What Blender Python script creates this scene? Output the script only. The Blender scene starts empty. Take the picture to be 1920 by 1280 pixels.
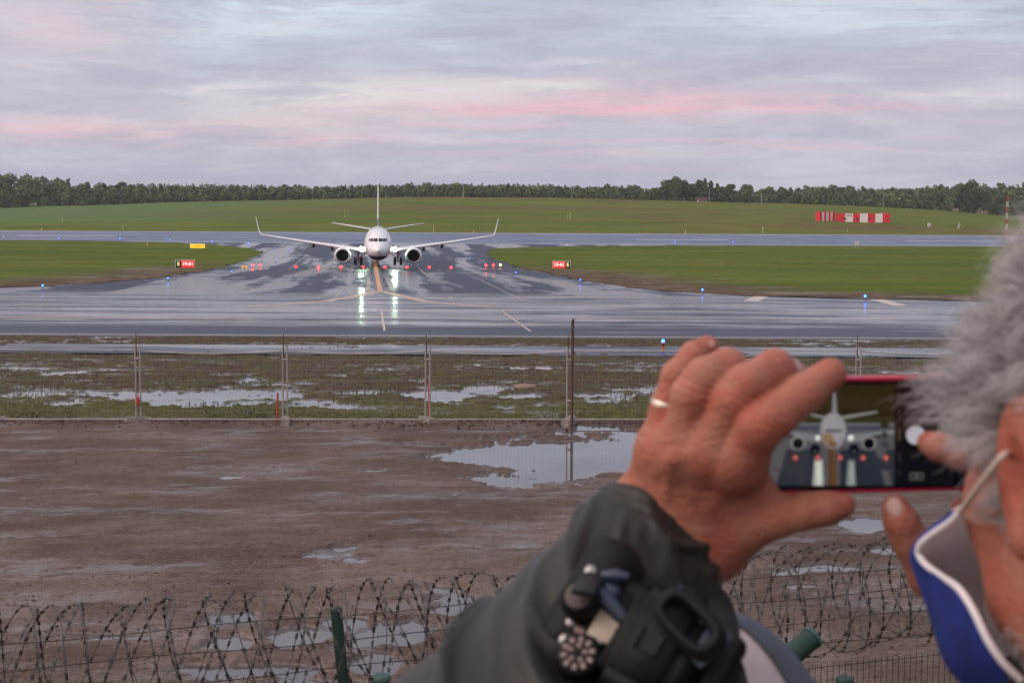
import bpy, bmesh, math, random
import numpy as np
from mathutils import Vector, Matrix, Euler
random.seed(7)
RNG = np.random.default_rng(11)
SC = bpy.context.scene
COL = SC.collection
R = math.radians
W0, H0, F0 = 1920.0, 1280.0, 2700.0          # photograph size and focal length in its pixels
CAMZ, PITCH, ROLL = 4.7, math.atan(204.0 / 2700.0), R(0.28)

# ------------------------------------------------------------------ camera
cam_d = bpy.data.cameras.new('camera'); cam = bpy.data.objects.new('camera', cam_d); COL.objects.link(cam)
CM = Matrix.Translation((0, 0, CAMZ)) @ Matrix.Rotation(R(90) - PITCH, 4, 'X') @ Matrix.Rotation(ROLL, 4, 'Z')
cam.matrix_world = CM
cam_d.sensor_width = 36.0; cam_d.sensor_fit = 'HORIZONTAL'; cam_d.lens = 36.0 * F0 / W0
cam_d.clip_start = 0.05; cam_d.clip_end = 20000
cam_d.dof.use_dof = True; cam_d.dof.focus_distance = 60.0; cam_d.dof.aperture_fstop = 16.0
SC.camera = cam
CR = CM.to_3x3()


def ray(px, py):
    return CR @ Vector(((px - W0 / 2) / F0, (H0 / 2 - py) / F0, -1.0))


def P(px, py, d):
    """the world point with world Y = d that the photograph shows at (px, py)"""
    r = ray(px, py)
    return Vector((0, 0, CAMZ)) + r * (d / r.y)


# ------------------------------------------------------------------ terrain profile
CREST = [(-400, 396), (0, 394.7), (330, 383), (600, 375.8), (750, 371), (1000, 370.8), (1250, 375.6),
         (1500, 380.4), (1640, 383.7), (1750, 389), (1860, 397.6), (2100, 402), (2400, 404)]
CU = [(c[0] - 960) / 2700.0 for c in CREST]
CZ = [4.7 + (436 - c[1]) * 800.0 / 2700.0 for c in CREST]
PY_ = [-60, 2.2, 3.2, 8.5, 64, 150, 205, 222, 320, 410]
PZ_ = [2.95, 2.95, 2.8, 0, 0, -.15, -.5, -.25, 2.1, 4.55]


def terr(x, y):
    x = np.asarray(x, float); y = np.asarray(y, float)
    z = np.interp(y, PY_, PZ_)
    u = x / np.maximum(y, 1.0)
    zc = np.interp(u, CU, CZ)
    t = np.clip((y - 410) / 390.0, 0, 1)
    far = 4.55 + (zc - 4.55) * t ** 1.05 - np.clip(y - 800, 0, 1e9) * 0.02
    far = np.maximum(far, -2)
    return np.where(y > 410, far, z)


def tz(x, y):
    return float(terr(x, y))


def G(px, py, dmin=9.0, dmax=430.0):
    """ground point seen at a pixel of the photograph"""
    r = ray(px, py); r = r / r.y
    ds = np.concatenate([np.linspace(dmin, 70, 1500), np.linspace(70.05, dmax, 4000)])
    zz = CAMZ + r.z * ds; gz = terr(r.x * ds, ds)
    k = np.nonzero(zz <= gz)[0]
    d = ds[k[0]] if len(k) else dmax
    return Vector((r.x * d, d, tz(r.x * d, d)))


# ------------------------------------------------------------------ numpy noise
def _h(ix, iy, s):
    n = (ix.astype(np.int64) * 374761393 + iy.astype(np.int64) * 668265263 + s * 1274126177) & 0x7fffffff
    n = ((n ^ (n >> 13)) * 1274126177) & 0x7fffffff
    return ((n ^ (n >> 16)) & 0xffff) / 65535.0


def vnoise(x, y, s=0):
    ix = np.floor(x); iy = np.floor(y); fx = x - ix; fy = y - iy
    fx = fx * fx * (3 - 2 * fx); fy = fy * fy * (3 - 2 * fy)
    a = _h(ix, iy, s); b = _h(ix + 1, iy, s); c = _h(ix, iy + 1, s); d = _h(ix + 1, iy + 1, s)
    return (a + (b - a) * fx) * (1 - fy) + (c + (d - c) * fx) * fy - 0.5


def fbm(x, y, s=0, o=4, g=0.5):
    t = 0; a = 1.0; f = 1.0
    for i in range(o):
        t = t + a * vnoise(x * f + 17.3 * i, y * f + 9.1 * i, s + i); a *= g; f *= 2.03
    return t


# ------------------------------------------------------------------ object helpers
def link(o, parent=None):
    COL.objects.link(o)
    if parent is not None:
        o.parent = parent
    return o


def tag(o, label=None, cat=None, group=None, kind=None):
    if label: o['label'] = label
    if cat: o['category'] = cat
    if group: o['group'] = group
    if kind: o['kind'] = kind
    return o


def empty(name, loc, rz=0, label=None, cat=None, group=None, mat=None):
    o = bpy.data.objects.new(name, None); COL.objects.link(o); o.empty_display_size = 0.2
    if mat is not None: o.matrix_world = mat
    else:
        o.location = loc; o.rotation_euler = (0, 0, rz)
    return tag(o, label, cat, group)


def nmesh(name, verts, faces, mats=None, parent=None, smooth=False, midx=None):
    """numpy verts (n,3) and uniform faces (m,3|4) or list of faces -> object"""
    me = bpy.data.meshes.new(name)
    if isinstance(faces, np.ndarray):
        v = np.asarray(verts, np.float32); f = np.asarray(faces, np.int32); k = f.shape[1]
        me.vertices.add(len(v)); me.vertices.foreach_set('co', v.ravel())
        me.loops.add(f.size); me.loops.foreach_set('vertex_index', f.ravel())
        me.polygons.add(len(f))
        me.polygons.foreach_set('loop_start', np.arange(0, f.size, k, dtype=np.int32))
        me.polygons.foreach_set('loop_total', np.full(len(f), k, np.int32))
        me.update(calc_edges=True); me.validate()
    else:
        me.from_pydata([tuple(p) for p in verts], [], [tuple(q) for q in faces])
    if mats is not None:
        for m in (mats if isinstance(mats, (list, tuple)) else [mats]): me.materials.append(m)
    if midx is not None: me.polygons.foreach_set('material_index', np.asarray(midx, np.int32))
    if smooth: me.polygons.foreach_set('use_smooth', np.ones(len(me.polygons), bool))
    me.update()
    return link(bpy.data.objects.new(name, me), parent)


class MB:
    """collects shapes and links them as ONE mesh object"""
    def __init__(self): self.v = []; self.f = []; self.m = []; self.s = []
    def add(self, vs, fs, m=0, s=False):
        b = len(self.v); self.v += [tuple(p) for p in vs]
        for f in fs: self.f.append([b + i for i in f]); self.m.append(m); self.s.append(s)
        return self
    def box(self, c, size, m=0, rot=None, bev=0.0):
        bm = bmesh.new(); bmesh.ops.create_cube(bm, size=1.0)
        bmesh.ops.scale(bm, vec=size, verts=bm.verts)
        if bev > 0: bmesh.ops.bevel(bm, geom=bm.edges[:], offset=bev, segments=2, affect='EDGES', profile=0.5)
        return self.bm(bm, c, rot, m, bev > 0)
    def bm(self, bm, c=(0, 0, 0), rot=None, m=0, s=False):
        M = Matrix.Translation(c) @ (rot.to_4x4() if rot is not None else Matrix())
        bm.verts.ensure_lookup_table()
        for i, v in enumerate(bm.verts): v.index = i
        self.add([M @ v.co for v in bm.verts], [[v.index for v in f.verts] for f in bm.faces], m, s)
        bm.free(); return self
    def tube(self, pts, r, n=8, m=0, caps=True, closed=False, s=True):
        pts = [Vector(p) for p in pts]; k = len(pts)
        rs = r if isinstance(r, (list, tuple)) else [r] * k
        up = None; rings = []
        for i, p in enumerate(pts):
            if closed: t = pts[(i + 1) % k] - pts[i - 1]
            else: t = pts[min(i + 1, k - 1)] - pts[max(i - 1, 0)]
            t.normalize()
            if up is None:
                up = Vector((0, 0, 1)) if abs(t.z) < 0.9 else Vector((1, 0, 0))
            a = up - t * up.dot(t)
            if a.length < 1e-6: a = t.orthogonal()
            a.normalize(); up = a; b = t.cross(a)
            rings.append([p + (a * math.cos(2 * math.pi * j / n) + b * math.sin(2 * math.pi * j / n)) * rs[i] for j in range(n)])
        vs = [q for g in rings for q in g]; fs = []
        for i in range(k if closed else k - 1):
            for j in range(n):
                i2 = (i + 1) % k
                fs.append([i * n + j, i * n + (j + 1) % n, i2 * n + (j + 1) % n, i2 * n + j])
        self.add(vs, fs, m, s)
        if caps and not closed:
            self.add(rings[0], [list(range(n))[::-1]], m); self.add(rings[-1], [list(range(n))], m)
        return self
    def lathe(self, prof, n=24, m=0, axis='Z', c=(0, 0, 0), rot=None, s=True):
        vs = []; fs = []; k = len(prof)
        for (r, h) in prof:
            for j in range(n):
                a = 2 * math.pi * j / n
                if axis == 'Z': vs.append((r * math.cos(a), r * math.sin(a), h))
                elif axis == 'Y': vs.append((r * math.cos(a), h, r * math.sin(a)))
                else: vs.append((h, r * math.cos(a), r * math.sin(a)))
        for i in range(k - 1):
            for j in range(n):
                fs.append([i * n + j, i * n + (j + 1) % n, (i + 1) * n + (j + 1) % n, (i + 1) * n + j])
        M = Matrix.Translation(c) @ (rot.to_4x4() if rot is not None else Matrix())
        return self.add([M @ Vector(v) for v in vs], fs, m, s)
    def build(self, name, mats, parent=None):
        o = nmesh(name, self.v, self.f, mats, parent)
        o.data.polygons.foreach_set('material_index', np.array(self.m, np.int32))
        o.data.polygons.foreach_set('use_smooth', np.array(self.s, bool))
        o.data.update(); return o


def copy_tree(o, parent=None):
    c = o.copy(); COL.objects.link(c)
    if parent is not None:
        c.parent = parent; c.matrix_parent_inverse = o.matrix_parent_inverse.copy()
    for ch in list(o.children): copy_tree(ch, c)
    return c


def text_mesh(name, body, size, mat, parent, loc, rot, depth=0.004, extra=0.0, sx=1.0):
    cu = bpy.data.curves.new(name, 'FONT'); cu.body = body; cu.size = size; cu.extrude = depth
    cu.align_x = 'CENTER'; cu.align_y = 'CENTER'; cu.offset = extra; cu.resolution_u = 3
    o = bpy.data.objects.new(name, cu); COL.objects.link(o)
    me = bpy.data.meshes.new_from_object(o.evaluated_get(bpy.context.evaluated_depsgraph_get()))
    COL.objects.unlink(o); bpy.data.objects.remove(o)
    me.materials.clear(); me.materials.append(mat)
    t = bpy.data.objects.new(name, me); link(t, parent); t.location = loc; t.rotation_euler = rot; t.scale = (sx, 1, 1)
    return t


ORD = ['first', 'second', 'third', 'fourth', 'fifth', 'sixth', 'seventh', 'eighth', 'ninth', 'tenth']


# ------------------------------------------------------------------ shader helpers
def lin(r, g, b):
    f = lambda c: (c / 255.0) / 12.92 if c <= 10 else (((c / 255.0) + 0.055) / 1.055) ** 2.4
    return (f(r), f(g), f(b), 1.0)


class NT:
    def __init__(self, nt): self.nt = nt
    def node(self, t, **kw):
        n = self.nt.nodes.new(t)
        for k, v in kw.items(): setattr(n, k, v)
        return n
    def put(self, sock, v):
        if isinstance(v, bpy.types.NodeSocket): self.nt.links.new(v, sock)
        elif v is not None:
            if isinstance(v, (tuple, list)) and len(v) == 4 and sock.type == 'VECTOR': v = v[:3]
            if isinstance(v, (tuple, list)) and len(v) == 3 and sock.type == 'RGBA': v = tuple(v) + (1,)
            sock.default_value = v
    def m(self, op, a, b=None, c=None, clamp=False):
        n = self.node('ShaderNodeMath', operation=op, use_clamp=clamp)
        self.put(n.inputs[0], a)
        if b is not None: self.put(n.inputs[1], b)
        if c is not None: self.put(n.inputs[2], c)
        return n.outputs[0]
    def vm(self, op, a, b=None):
        n = self.node('ShaderNodeVectorMath', operation=op); self.put(n.inputs[0], a)
        if b is not None: self.put(n.inputs[1], b)
        return n.outputs[0]
    def sep(self, v):
        n = self.node('ShaderNodeSeparateXYZ'); self.put(n.inputs[0], v); return n.outputs
    def comb(self, x, y, z):
        n = self.node('ShaderNodeCombineXYZ')
        for i, v in enumerate((x, y, z)): self.put(n.inputs[i], v)
        return n.outputs[0]
    def noise(self, v, scale=1.0, detail=4.0, rough=0.55, dist=0.0, color=False):
        n = self.node('ShaderNodeTexNoise'); self.put(n.inputs['Vector'], v); self.put(n.inputs['Scale'], scale)
        n.inputs['Detail'].default_value = detail; n.inputs['Roughness'].default_value = rough
        n.inputs['Distortion'].default_value = dist
        return n.outputs['Color' if color else 'Fac']
    def vor(self, v, scale=1.0, feature='F1', out='Distance'):
        n = self.node('ShaderNodeTexVoronoi', feature=feature); self.put(n.inputs['Vector'], v)
        n.inputs['Scale'].default_value = scale
        return n.outputs[out]
    def ramp(self, x, lo, hi, a=0.0, b=1.0, smooth=True):
        n = self.node('ShaderNodeMapRange', interpolation_type='SMOOTHSTEP' if smooth else 'LINEAR')
        self.put(n.inputs[0], x)
        for i, v in enumerate((lo, hi, a, b)): self.put(n.inputs[i + 1], v)
        return n.outputs[0]
    def mix(self, f, a, b, mode='MIX'):
        n = self.node('ShaderNodeMix', data_type='RGBA', blend_type=mode, clamp_factor=True)
        self.put(n.inputs[0], f); self.put(n.inputs[6], a); self.put(n.inputs[7], b)
        return n.outputs[2]
    def bump(self, h, strength=0.5, dist=0.01, normal=None):
        n = self.node('ShaderNodeBump'); n.inputs['Strength'].default_value = strength; n.inputs['Distance'].default_value = dist
        self.put(n.inputs['Height'], h)
        if normal is not None: self.put(n.inputs['Normal'], normal)
        return n.outputs[0]
    def attr(self, name, out='Fac'):
        return self.node('ShaderNodeAttribute', attribute_name=name).outputs[out]
    def pos(self): return self.node('ShaderNodeNewGeometry').outputs['Position']
    def obj(self): return self.node('ShaderNodeTexCoord').outputs['Object']


def mat(name):
    m = bpy.data.materials.new(name); m.use_nodes = True
    nt = m.node_tree; nt.nodes.clear()
    g = NT(nt); out = g.node('ShaderNodeOutputMaterial'); b = g.node('ShaderNodeBsdfPrincipled')
    nt.links.new(b.outputs[0], out.inputs[0]); g.b = b; g.out = out
    return m, g


def simple(name, col, rough=0.5, metal=0.0, var=0.12, scale=8.0, bump=0.0, bscale=60.0, spec=0.5, coat=0.0):
    """plain material with a little procedural mottling in colour and gloss"""
    m, g = mat(name); o = g.obj(); nz = g.noise(o, scale, 5)
    c2 = tuple(min(1, c * (1 - var)) for c in col[:3]) + (1,); c3 = tuple(min(1, c * (1 + var)) for c in col[:3]) + (1,)
    g.put(g.b.inputs['Base Color'], g.mix(g.ramp(nz, .3, .7), c2, c3))
    g.put(g.b.inputs['Roughness'], g.ramp(nz, .3, .7, max(0, rough - .06), min(1, rough + .06)))
    g.b.inputs['Metallic'].default_value = metal; g.b.inputs['Specular IOR Level'].default_value = spec
    g.b.inputs['Coat Weight'].default_value = coat
    if bump > 0: g.put(g.b.inputs['Normal'], g.bump(g.noise(o, bscale, 3), bump, 0.005))
    return m


def emit(name, col, strength, base=(0.02, 0.02, 0.02, 1)):
    m, g = mat(name)
    g.b.inputs['Base Color'].default_value = base; g.b.inputs['Roughness'].default_value = 0.3
    g.b.inputs['Emission Color'].default_value = col; g.b.inputs['Emission Strength'].default_value = strength
    return m
# ------------------------------------------------------------------ world: dusk sky with grey and pink cloud bands
SUN_EL, SUN_AZ = R(46.0), R(-112.0)     # diffuse evening light from the upper left (azimuth from +Y, clockwise)
wd = bpy.data.worlds.new('World'); SC.world = wd; wd.use_nodes = True
wn = wd.node_tree; wn.nodes.clear(); g = NT(wn)
wo = g.node('ShaderNodeOutputWorld'); bg = g.node('ShaderNodeBackground'); wn.links.new(bg.outputs[0], wo.inputs[0])
sky = g.node('ShaderNodeTexSky', sky_type='NISHITA'); sky.sun_disc = False
sky.sun_elevation = SUN_EL; sky.sun_rotation = SUN_AZ % (2 * math.pi); sky.air_density = 1.2; sky.dust_density = 1.5
dirv = g.node('ShaderNodeTexCoord').outputs['Generated']
dx, dy, dz = g.sep(dirv)[:3]
az = g.m('ARCTAN2', dx, dy); el = g.m('ARCSINE', g.m('MAXIMUM', dz, -0.2))
v1 = g.comb(g.m('MULTIPLY', az, 5.0), g.m('MULTIPLY', el, 26.0), 3.3)
wob = g.noise(v1, 1.0, 5, .6, color=True)
wx, wy, wz = g.sep(wob)[:3]
azw = g.m('ADD', az, g.m('MULTIPLY', g.m('SUBTRACT', wx, .5), .16))
elw = g.m('ADD', el, g.m('MULTIPLY', g.m('SUBTRACT', wy, .5), .022))
vs = g.comb(g.m('MULTIPLY', azw, 9.0), g.m('MULTIPLY', elw, 110.0), 1.7)
streak = g.noise(vs, 1.0, 6, .62)
vs2 = g.comb(g.m('MULTIPLY', azw, 4.5), g.m('MULTIPLY', elw, 30.0), 8.1)
bank = g.noise(vs2, 1.0, 6, .6)
ele = g.m('MAXIMUM', el, 0.0)
# base veil of cloud: by height above the horizon
c = g.mix(g.ramp(ele, 0.0, 0.07), lin(180, 186, 206), lin(196, 194, 212))
c = g.mix(g.ramp(ele, 0.07, 0.2), c, lin(193, 198, 216))
c = g.mix(g.ramp(ele, 0.3, 1.2), c, lin(206, 213, 228))
c = g.mix(g.m('MULTIPLY', g.ramp(bank, .5, .72), .6), c, lin(218, 226, 238))
c = g.mix(g.m('MULTIPLY', g.ramp(bank, .5, .3), .75), c, lin(174, 176, 197))


def blob(px, py, sx, sy, col, w, st):
    global c
    pyc = py - (px - 960) * 0.0049
    a0 = math.atan((px - 960) / F0); e0 = math.atan((436 - pyc) / F0 * math.cos(a0))
    qa = g.m('DIVIDE', g.m('SUBTRACT', azw, a0), sx / F0 * 1.15)
    qe = g.m('DIVIDE', g.m('SUBTRACT', elw, e0), sy / F0 * 1.15)
    r2 = g.m('ADD', g.m('MULTIPLY', qa, qa), g.m('MULTIPLY', qe, qe))
    f = g.m('MULTIPLY', g.m('EXPONENT', g.m('MULTIPLY', r2, -1.1)), w * (.82 if col[0] - col[1] > 34 else .95))
    if col[0] - col[1] > 20: col = (col[0] * .8 + 212 * .2, col[1] * .8 + 200 * .2, col[2] * .8 + 214 * .2)
    col = tuple(min(255, v * 1.025) for v in col)
    if st > 0:
        f = g.m('MULTIPLY', f, g.ramp(streak, .62 - .3 * (1 - st) - .2, .68, 1 - st, 1.15), clamp=True)
    c = g.mix(f, c, lin(*col))


for b_ in [
    (300, 105, 360, 42, (180, 181, 199), .75, 0), (620, 125, 150, 45, (176, 178, 195), .7, 0), (1300, 95, 420, 38, (180, 187, 204), .65, .2),
    (1760, 125, 220, 40, (186, 182, 199), .75, .2), (250, 193, 200, 20, (182, 182, 199), .8, .2), (760, 285, 160, 16, (178, 179, 196), .6, .4),
    (100, 62, 130, 60, (222, 200, 208), .8, .1), (420, 50, 130, 70, (212, 222, 233), .8, .1), (570, 8, 210, 40, (216, 232, 244), 1.0, .15),
    (560, 62, 110, 12, (216, 226, 236), .7, .3), (840, 92, 60, 12, (214, 220, 232), .7, .4), (700, 128, 60, 14, (206, 212, 224), .6, .3),
    (1480, 28, 240, 30, (218, 230, 242), .95, .75), (1760, 48, 220, 32, (216, 228, 240), .9, .75), (1080, 44, 120, 16, (208, 214, 228), .6, .5),
    (640, 190, 260, 30, (230, 223, 223), 1.0, .1), (820, 172, 150, 18, (230, 228, 228), .9, .1), (380, 168, 130, 14, (222, 220, 226), .8, .3),
    (90, 236, 170, 16, (242, 196, 200), 1.0, .55), (240, 254, 220, 14, (240, 190, 198), .95, .6), (500, 232, 260, 22, (226, 206, 212), .8, .3),
    (580, 268, 130, 12, (236, 194, 204), .85, .5), (740, 268, 150, 10, (226, 198, 210), .6, .5),
    (1090, 182, 300, 32, (236, 190, 202), .85, .65), (1180, 211, 380, 12, (252, 182, 190), 1.0, .55), (900, 205, 130, 10, (250, 190, 196), .95, .5),
    (1520, 216, 220, 10, (244, 188, 198), .9, .55), (1300, 192, 260, 12, (246, 188, 198), .9, .7), (1000, 238, 260, 8, (236, 194, 206), .75, .6),
    (1010, 164, 90, 9, (232, 228, 228), .9, .2), (1860, 182, 130, 14, (228, 222, 224), .85, .3), (1600, 157, 90, 8, (216, 220, 230), .7, .4),
    (1680, 240, 260, 18, (214, 202, 214), .6, .3), (1150, 272, 240, 5, (240, 192, 204), .85, .4), (1100, 296, 260, 8, (226, 196, 210), .6, .5),
    (1480, 282, 160, 7, (230, 194, 208), .75, .5), (1060, 120, 60, 5, (224, 222, 230), .8, .3), (1150, 320, 260, 6, (212, 192, 208), .5, .4)]:
    blob(*b_)
tex = g.noise(g.comb(g.m('MULTIPLY', azw, 22.0), g.m('MULTIPLY', elw, 105.0), 4.4), 1.0, 9, .68)
tex2 = g.noise(g.comb(g.m('MULTIPLY', azw, 8.0), g.m('MULTIPLY', elw, 52.0), 6.4), 1.0, 8, .66)
c = g.mix(g.m('MULTIPLY', g.ramp(tex, .5, .36), .3), c, lin(178, 179, 199))
c = g.mix(g.m('MULTIPLY', g.ramp(tex, .52, .68), .3), c, lin(226, 222, 230))
c = g.mix(g.m('MULTIPLY', g.ramp(tex2, .5, .34), .55), c, lin(176, 178, 199))
c = g.mix(g.m('MULTIPLY', g.ramp(tex2, .53, .68), .35), c, lin(224, 224, 234))
# thin streaking over everything low down
c = g.mix(g.m('MULTIPLY', g.ramp(streak, .55, .75), .22), c, lin(232, 214, 222))
c = g.mix(g.m('MULTIPLY', g.ramp(streak, .45, .28), .22), c, lin(176, 178, 198))
# the evening glow on the side the sun has gone down (behind the viewer)
sd = Vector((math.sin(SUN_AZ), math.cos(SUN_AZ), 0.5)).normalized()
n_ = g.node('ShaderNodeVectorMath', operation='DOT_PRODUCT'); g.put(n_.inputs[0], dirv); n_.inputs[1].default_value = sd
glow = g.ramp(n_.outputs['Value'], -0.1, 1.0)
gl = g.mix(g.m('MULTIPLY', glow, .75), c, lin(255, 226, 214))
gl = g.vm('SCALE', gl); gl.node.inputs['Scale'].default_value = 1.0
g.put(gl.node.inputs['Scale'], g.m('ADD', 1.0, g.m('MULTIPLY', glow, 0.35)))
# cloud is thick: a tenth of the clear sky shows through
fin = g.mix(0.08, g.vm('MULTIPLY', gl, (10, 10, 10)), sky.outputs[0])
g.put(bg.inputs[0], fin); bg.inputs[1].default_value = 0.1
wd.cycles.sampling_method = 'MANUAL'; wd.cycles.sample_map_resolution = 512

sun_d = bpy.data.lights.new('sun', 'SUN'); sun_d.energy = 1.2; sun_d.angle = R(50); sun_d.color = (1.0, .88, .84)
sun = bpy.data.objects.new('sun', sun_d); COL.objects.link(sun)
sdir = Vector((math.sin(SUN_AZ) * math.cos(SUN_EL), math.cos(SUN_AZ) * math.cos(SUN_EL), math.sin(SUN_EL)))
sun.rotation_euler = sdir.to_track_quat('Z', 'Y').to_euler()
SC.view_settings.view_transform = 'Standard'; SC.view_settings.look = 'None'
SC.view_settings.exposure = 0; SC.view_settings.gamma = 1
SC.cycles.max_bounces = 6; SC.cycles.glossy_bounces = 3; SC.cycles.diffuse_bounces = 2; SC.cycles.transparent_max_bounces = 8
SC.cycles.sample_clamp_indirect = 6.0; SC.cycles.blur_glossy = 0.3
SC.cycles.use_denoising = True
# ------------------------------------------------------------------ ground sheet (mud, wet grass, hill) with real hollows for the puddles
PUDDLES = [  # pixel centre, pixel radii, weight
    (400, 742, 175, 13, 1), (340, 752, 75, 10, 1), (500, 746, 75, 9, 1), (190, 738, 60, 6, .9), (120, 757, 38, 5, .9), (590, 757, 45, 6, .9),
    (450, 703, 55, 4, .9), (480, 712, 30, 4, .8), (830, 742, 65, 9, 1), (905, 731, 32, 8, 1), (970, 742, 32, 5, .9), (1165, 741, 62, 10, 1), (1245, 735, 45, 8, 1),
    (700, 738, 60, 4, .8), (645, 762, 30, 4, .9), (760, 714, 45, 4, .8), (1000, 690, 80, 3, .8), (60, 740, 60, 5, .8), (850, 757, 60, 3, .8),
    (945, 764, 26, 3, .9), (1110, 746, 32, 4, .8), (120, 700, 40, 3, .8), (560, 720, 60, 4, .8), (640, 706, 30, 3, .8), (1060, 700, 40, 3, .7),
    (1000, 864, 170, 36, 2.2), (1150, 858, 180, 46, 2.4), (1330, 850, 190, 46, 2.2), (1130, 828, 120, 13, 1.6), (1010, 836, 100, 11, 1.4), (1200, 816, 50, 6, 1.2), (890, 856, 85, 24, 1.2), (945, 900, 60, 6, 1), (760, 832, 55, 4, 1), (778, 806, 34, 3, 1), (690, 884, 62, 3, .9),
    (838, 806, 30, 3, .9), (300, 890, 32, 4, .9), (430, 897, 25, 3, .8), (655, 1026, 30, 7, 1), (605, 1044, 28, 6, 1), (678, 1052, 28, 8, 1), (640, 1040, 55, 12, .5), (265, 1063, 18, 4, .9),
    (425, 1166, 62, 19, 1), (420, 1213, 52, 14, 1), (565, 1198, 75, 26, 1), (640, 1172, 42, 24, 1), (722, 1192, 80, 38, 1.1), (705, 1255, 70, 22, 1),
    (832, 1112, 42, 10, 1), (885, 1142, 72, 30, 1.1), (470, 1268, 120, 24, 1), (200, 1195, 120, 7, .8), (570, 1160, 60, 8, .8), (300, 1150, 80, 5, .6),
    (1640, 985, 60, 9, .8), (1560, 1066, 70, 10, .9), (1660, 1035, 45, 8, .9), (1480, 1075, 60, 10, .8), (1520, 1100, 40, 6, .8), (600, 1300, 120, 20, .9)]
gx = np.concatenate([[-8, -4, -2, -1.2, -.8, -.6, -.5], np.linspace(-.44, .44, 861), [.5, .6, .8, 1.2, 2, 4, 8]])
iy = np.linspace(1 / 10.0, 1 / 64.0, 640)
gy = np.concatenate([[-60, -30, -10, -3, 0, 2.2, 2.7, 3.2, 4, 5, 6, 7, 7.6, 8.2, 8.5, 9, 9.5], 1 / iy,
                     [64.4, 80, 110, 150, 180, 205, 222, 260, 290, 320, 350, 380, 410], np.linspace(414, 800, 70), np.linspace(810, 1000, 12), [1200, 1600, 2500, 4500, 9000, 16000]])
Y, U = np.meshgrid(gy, gx, indexing='ij')
X = U * np.maximum(Y, 14.0)
Z = terr(X, Y)
mudw = np.clip((Y - 8.6) / 1.2, 0, 1) * np.clip((64.2 - Y) / 1.0, 0, 1)
grs = np.clip((Y - 35.0) / 0.8, 0, 1)                    # 0 mud, 1 grass verge
w1 = fbm(X * .22 + 3, Y * .5, 5, 4); w2 = fbm(X * 1.1, Y * 1.6, 21, 4); w3 = fbm(X * 5.5, Y * 4.0, 31, 4); w4 = fbm(X * 22, Y * 16, 37, 2)
rut = np.abs(fbm(X * .1 + .06 * Y, Y * .9 - X * .13, 51, 3))
hm = .052 + w1 * .04 + w2 * .035 + w3 * .020 + w4 * .007 - .05 * np.exp(-(rut / .035) ** 2) * (.4 + w2)
hg = .050 + w1 * .05 + w2 * .055 + w3 * .045 + w4 * .02
h = hm * (1 - grs) + hg * grs
h = h + .035 * np.exp(-((Y - 34.6) / .7) ** 2) * (.6 + w2 * 2)          # a low bank of clods along the fence
dep = np.zeros_like(h)
wa = fbm(X * .9, Y * 1.2, 71, 5, .65); wb = fbm(X * .9 + 40, Y * 1.2, 77, 5, .65)
for (cx, cy, rx, ry, wt) in PUDDLES:
    a = G(cx, cy); b = G(cx + rx, cy); t0 = G(cx, cy - ry); t1 = G(cx, cy + ry)
    ex = max(b.x - a.x, .05); ey = max((t0.y - t1.y) / 2, .05); yc = (t0.y + t1.y) / 2
    q = ((X - a.x + wa * ex * .8) / ex) ** 2 + ((Y - yc + wb * ey * 1.3) / ey) ** 2
    dep = np.maximum(dep, wt * np.clip(1.3 - q, 0, .75) * .11)
h = h - dep * (1 + w3)
Z = Z + h * mudw
# the hill has soft lumps; the mound we stand on is rough
hill = np.clip((Y - 415) / 60, 0, 1)
Z = Z + hill * (fbm(X * .012, Y * .02, 91, 3) * 1.2)
Z = Z + np.clip((8.6 - Y) / 1.0, 0, 1) * fbm(X * 1.5, Y * 1.5, 95, 3) * .06
nr, nc = Y.shape
idx = np.arange(nr * nc).reshape(nr, nc)
F = np.stack([idx[:-1, :-1], idx[:-1, 1:], idx[1:, 1:], idx[1:, :-1]], -1).reshape(-1, 4)

gm, g = mat('ground_earth_and_grass')
p = g.pos(); x_, y_, z_ = g.sep(p)[:3]
pr_ = g.comb(g.m('ADD', g.m('MULTIPLY', x_, .97), g.m('MULTIPLY', y_, .24)), g.m('SUBTRACT', g.m('MULTIPLY', y_, .97), g.m('MULTIPLY', x_, .10)), 0)
st = g.noise(g.vm('MULTIPLY', pr_, (.30, 1.0, 1)), 1.0, 8, .68); st2 = g.noise(g.vm('MULTIPLY', pr_, (1.3, 3.2, 1)), 1.0, 6, .68)
n1 = g.noise(p, .35, 6, .6); n2 = g.noise(p, 2.2, 6, .62); n3 = g.noise(p, 14, 4, .6); n4 = g.noise(p, 60, 3, .6)
mud = g.mix(g.ramp(n1, .36, .64), lin(91, 77, 70), lin(124, 108, 101))
mud = g.mix(g.m('MULTIPLY', g.ramp(n2, .5, .7), .55), mud, lin(88, 68, 60))
mud = g.mix(g.m('MULTIPLY', g.ramp(n2, .42, .28), .4), mud, lin(140, 114, 106))
mud = g.mix(g.m('MULTIPLY', g.ramp(n3, .54, .66), .7), mud, lin(66, 51, 45))
mud = g.mix(g.m('MULTIPLY', g.ramp(n3, .45, .32), .45), mud, lin(150, 131, 122))
n5 = g.noise(p, 34, 4, .7); mud = g.mix(g.m('MULTIPLY', g.ramp(n5, .54, .66), .4), mud, lin(62, 48, 43)); mud = g.mix(g.m('MULTIPLY', g.ramp(n5, .45, .34), .22), mud, lin(158, 140, 131))
mud = g.mix(g.m('MULTIPLY', g.ramp(st, .5, .66), .55), mud, lin(80, 62, 54))
mud = g.mix(g.m('MULTIPLY', g.ramp(st2, .52, .68), .5), mud, lin(72, 56, 49))
mud = g.mix(g.m('MULTIPLY', g.ramp(y_, 16, 27), .35), mud, lin(86, 68, 60))
peb = g.ramp(g.vor(g.vm('MULTIPLY', p, (9, 9, 9)), 1.0), .16, .05)
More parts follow.
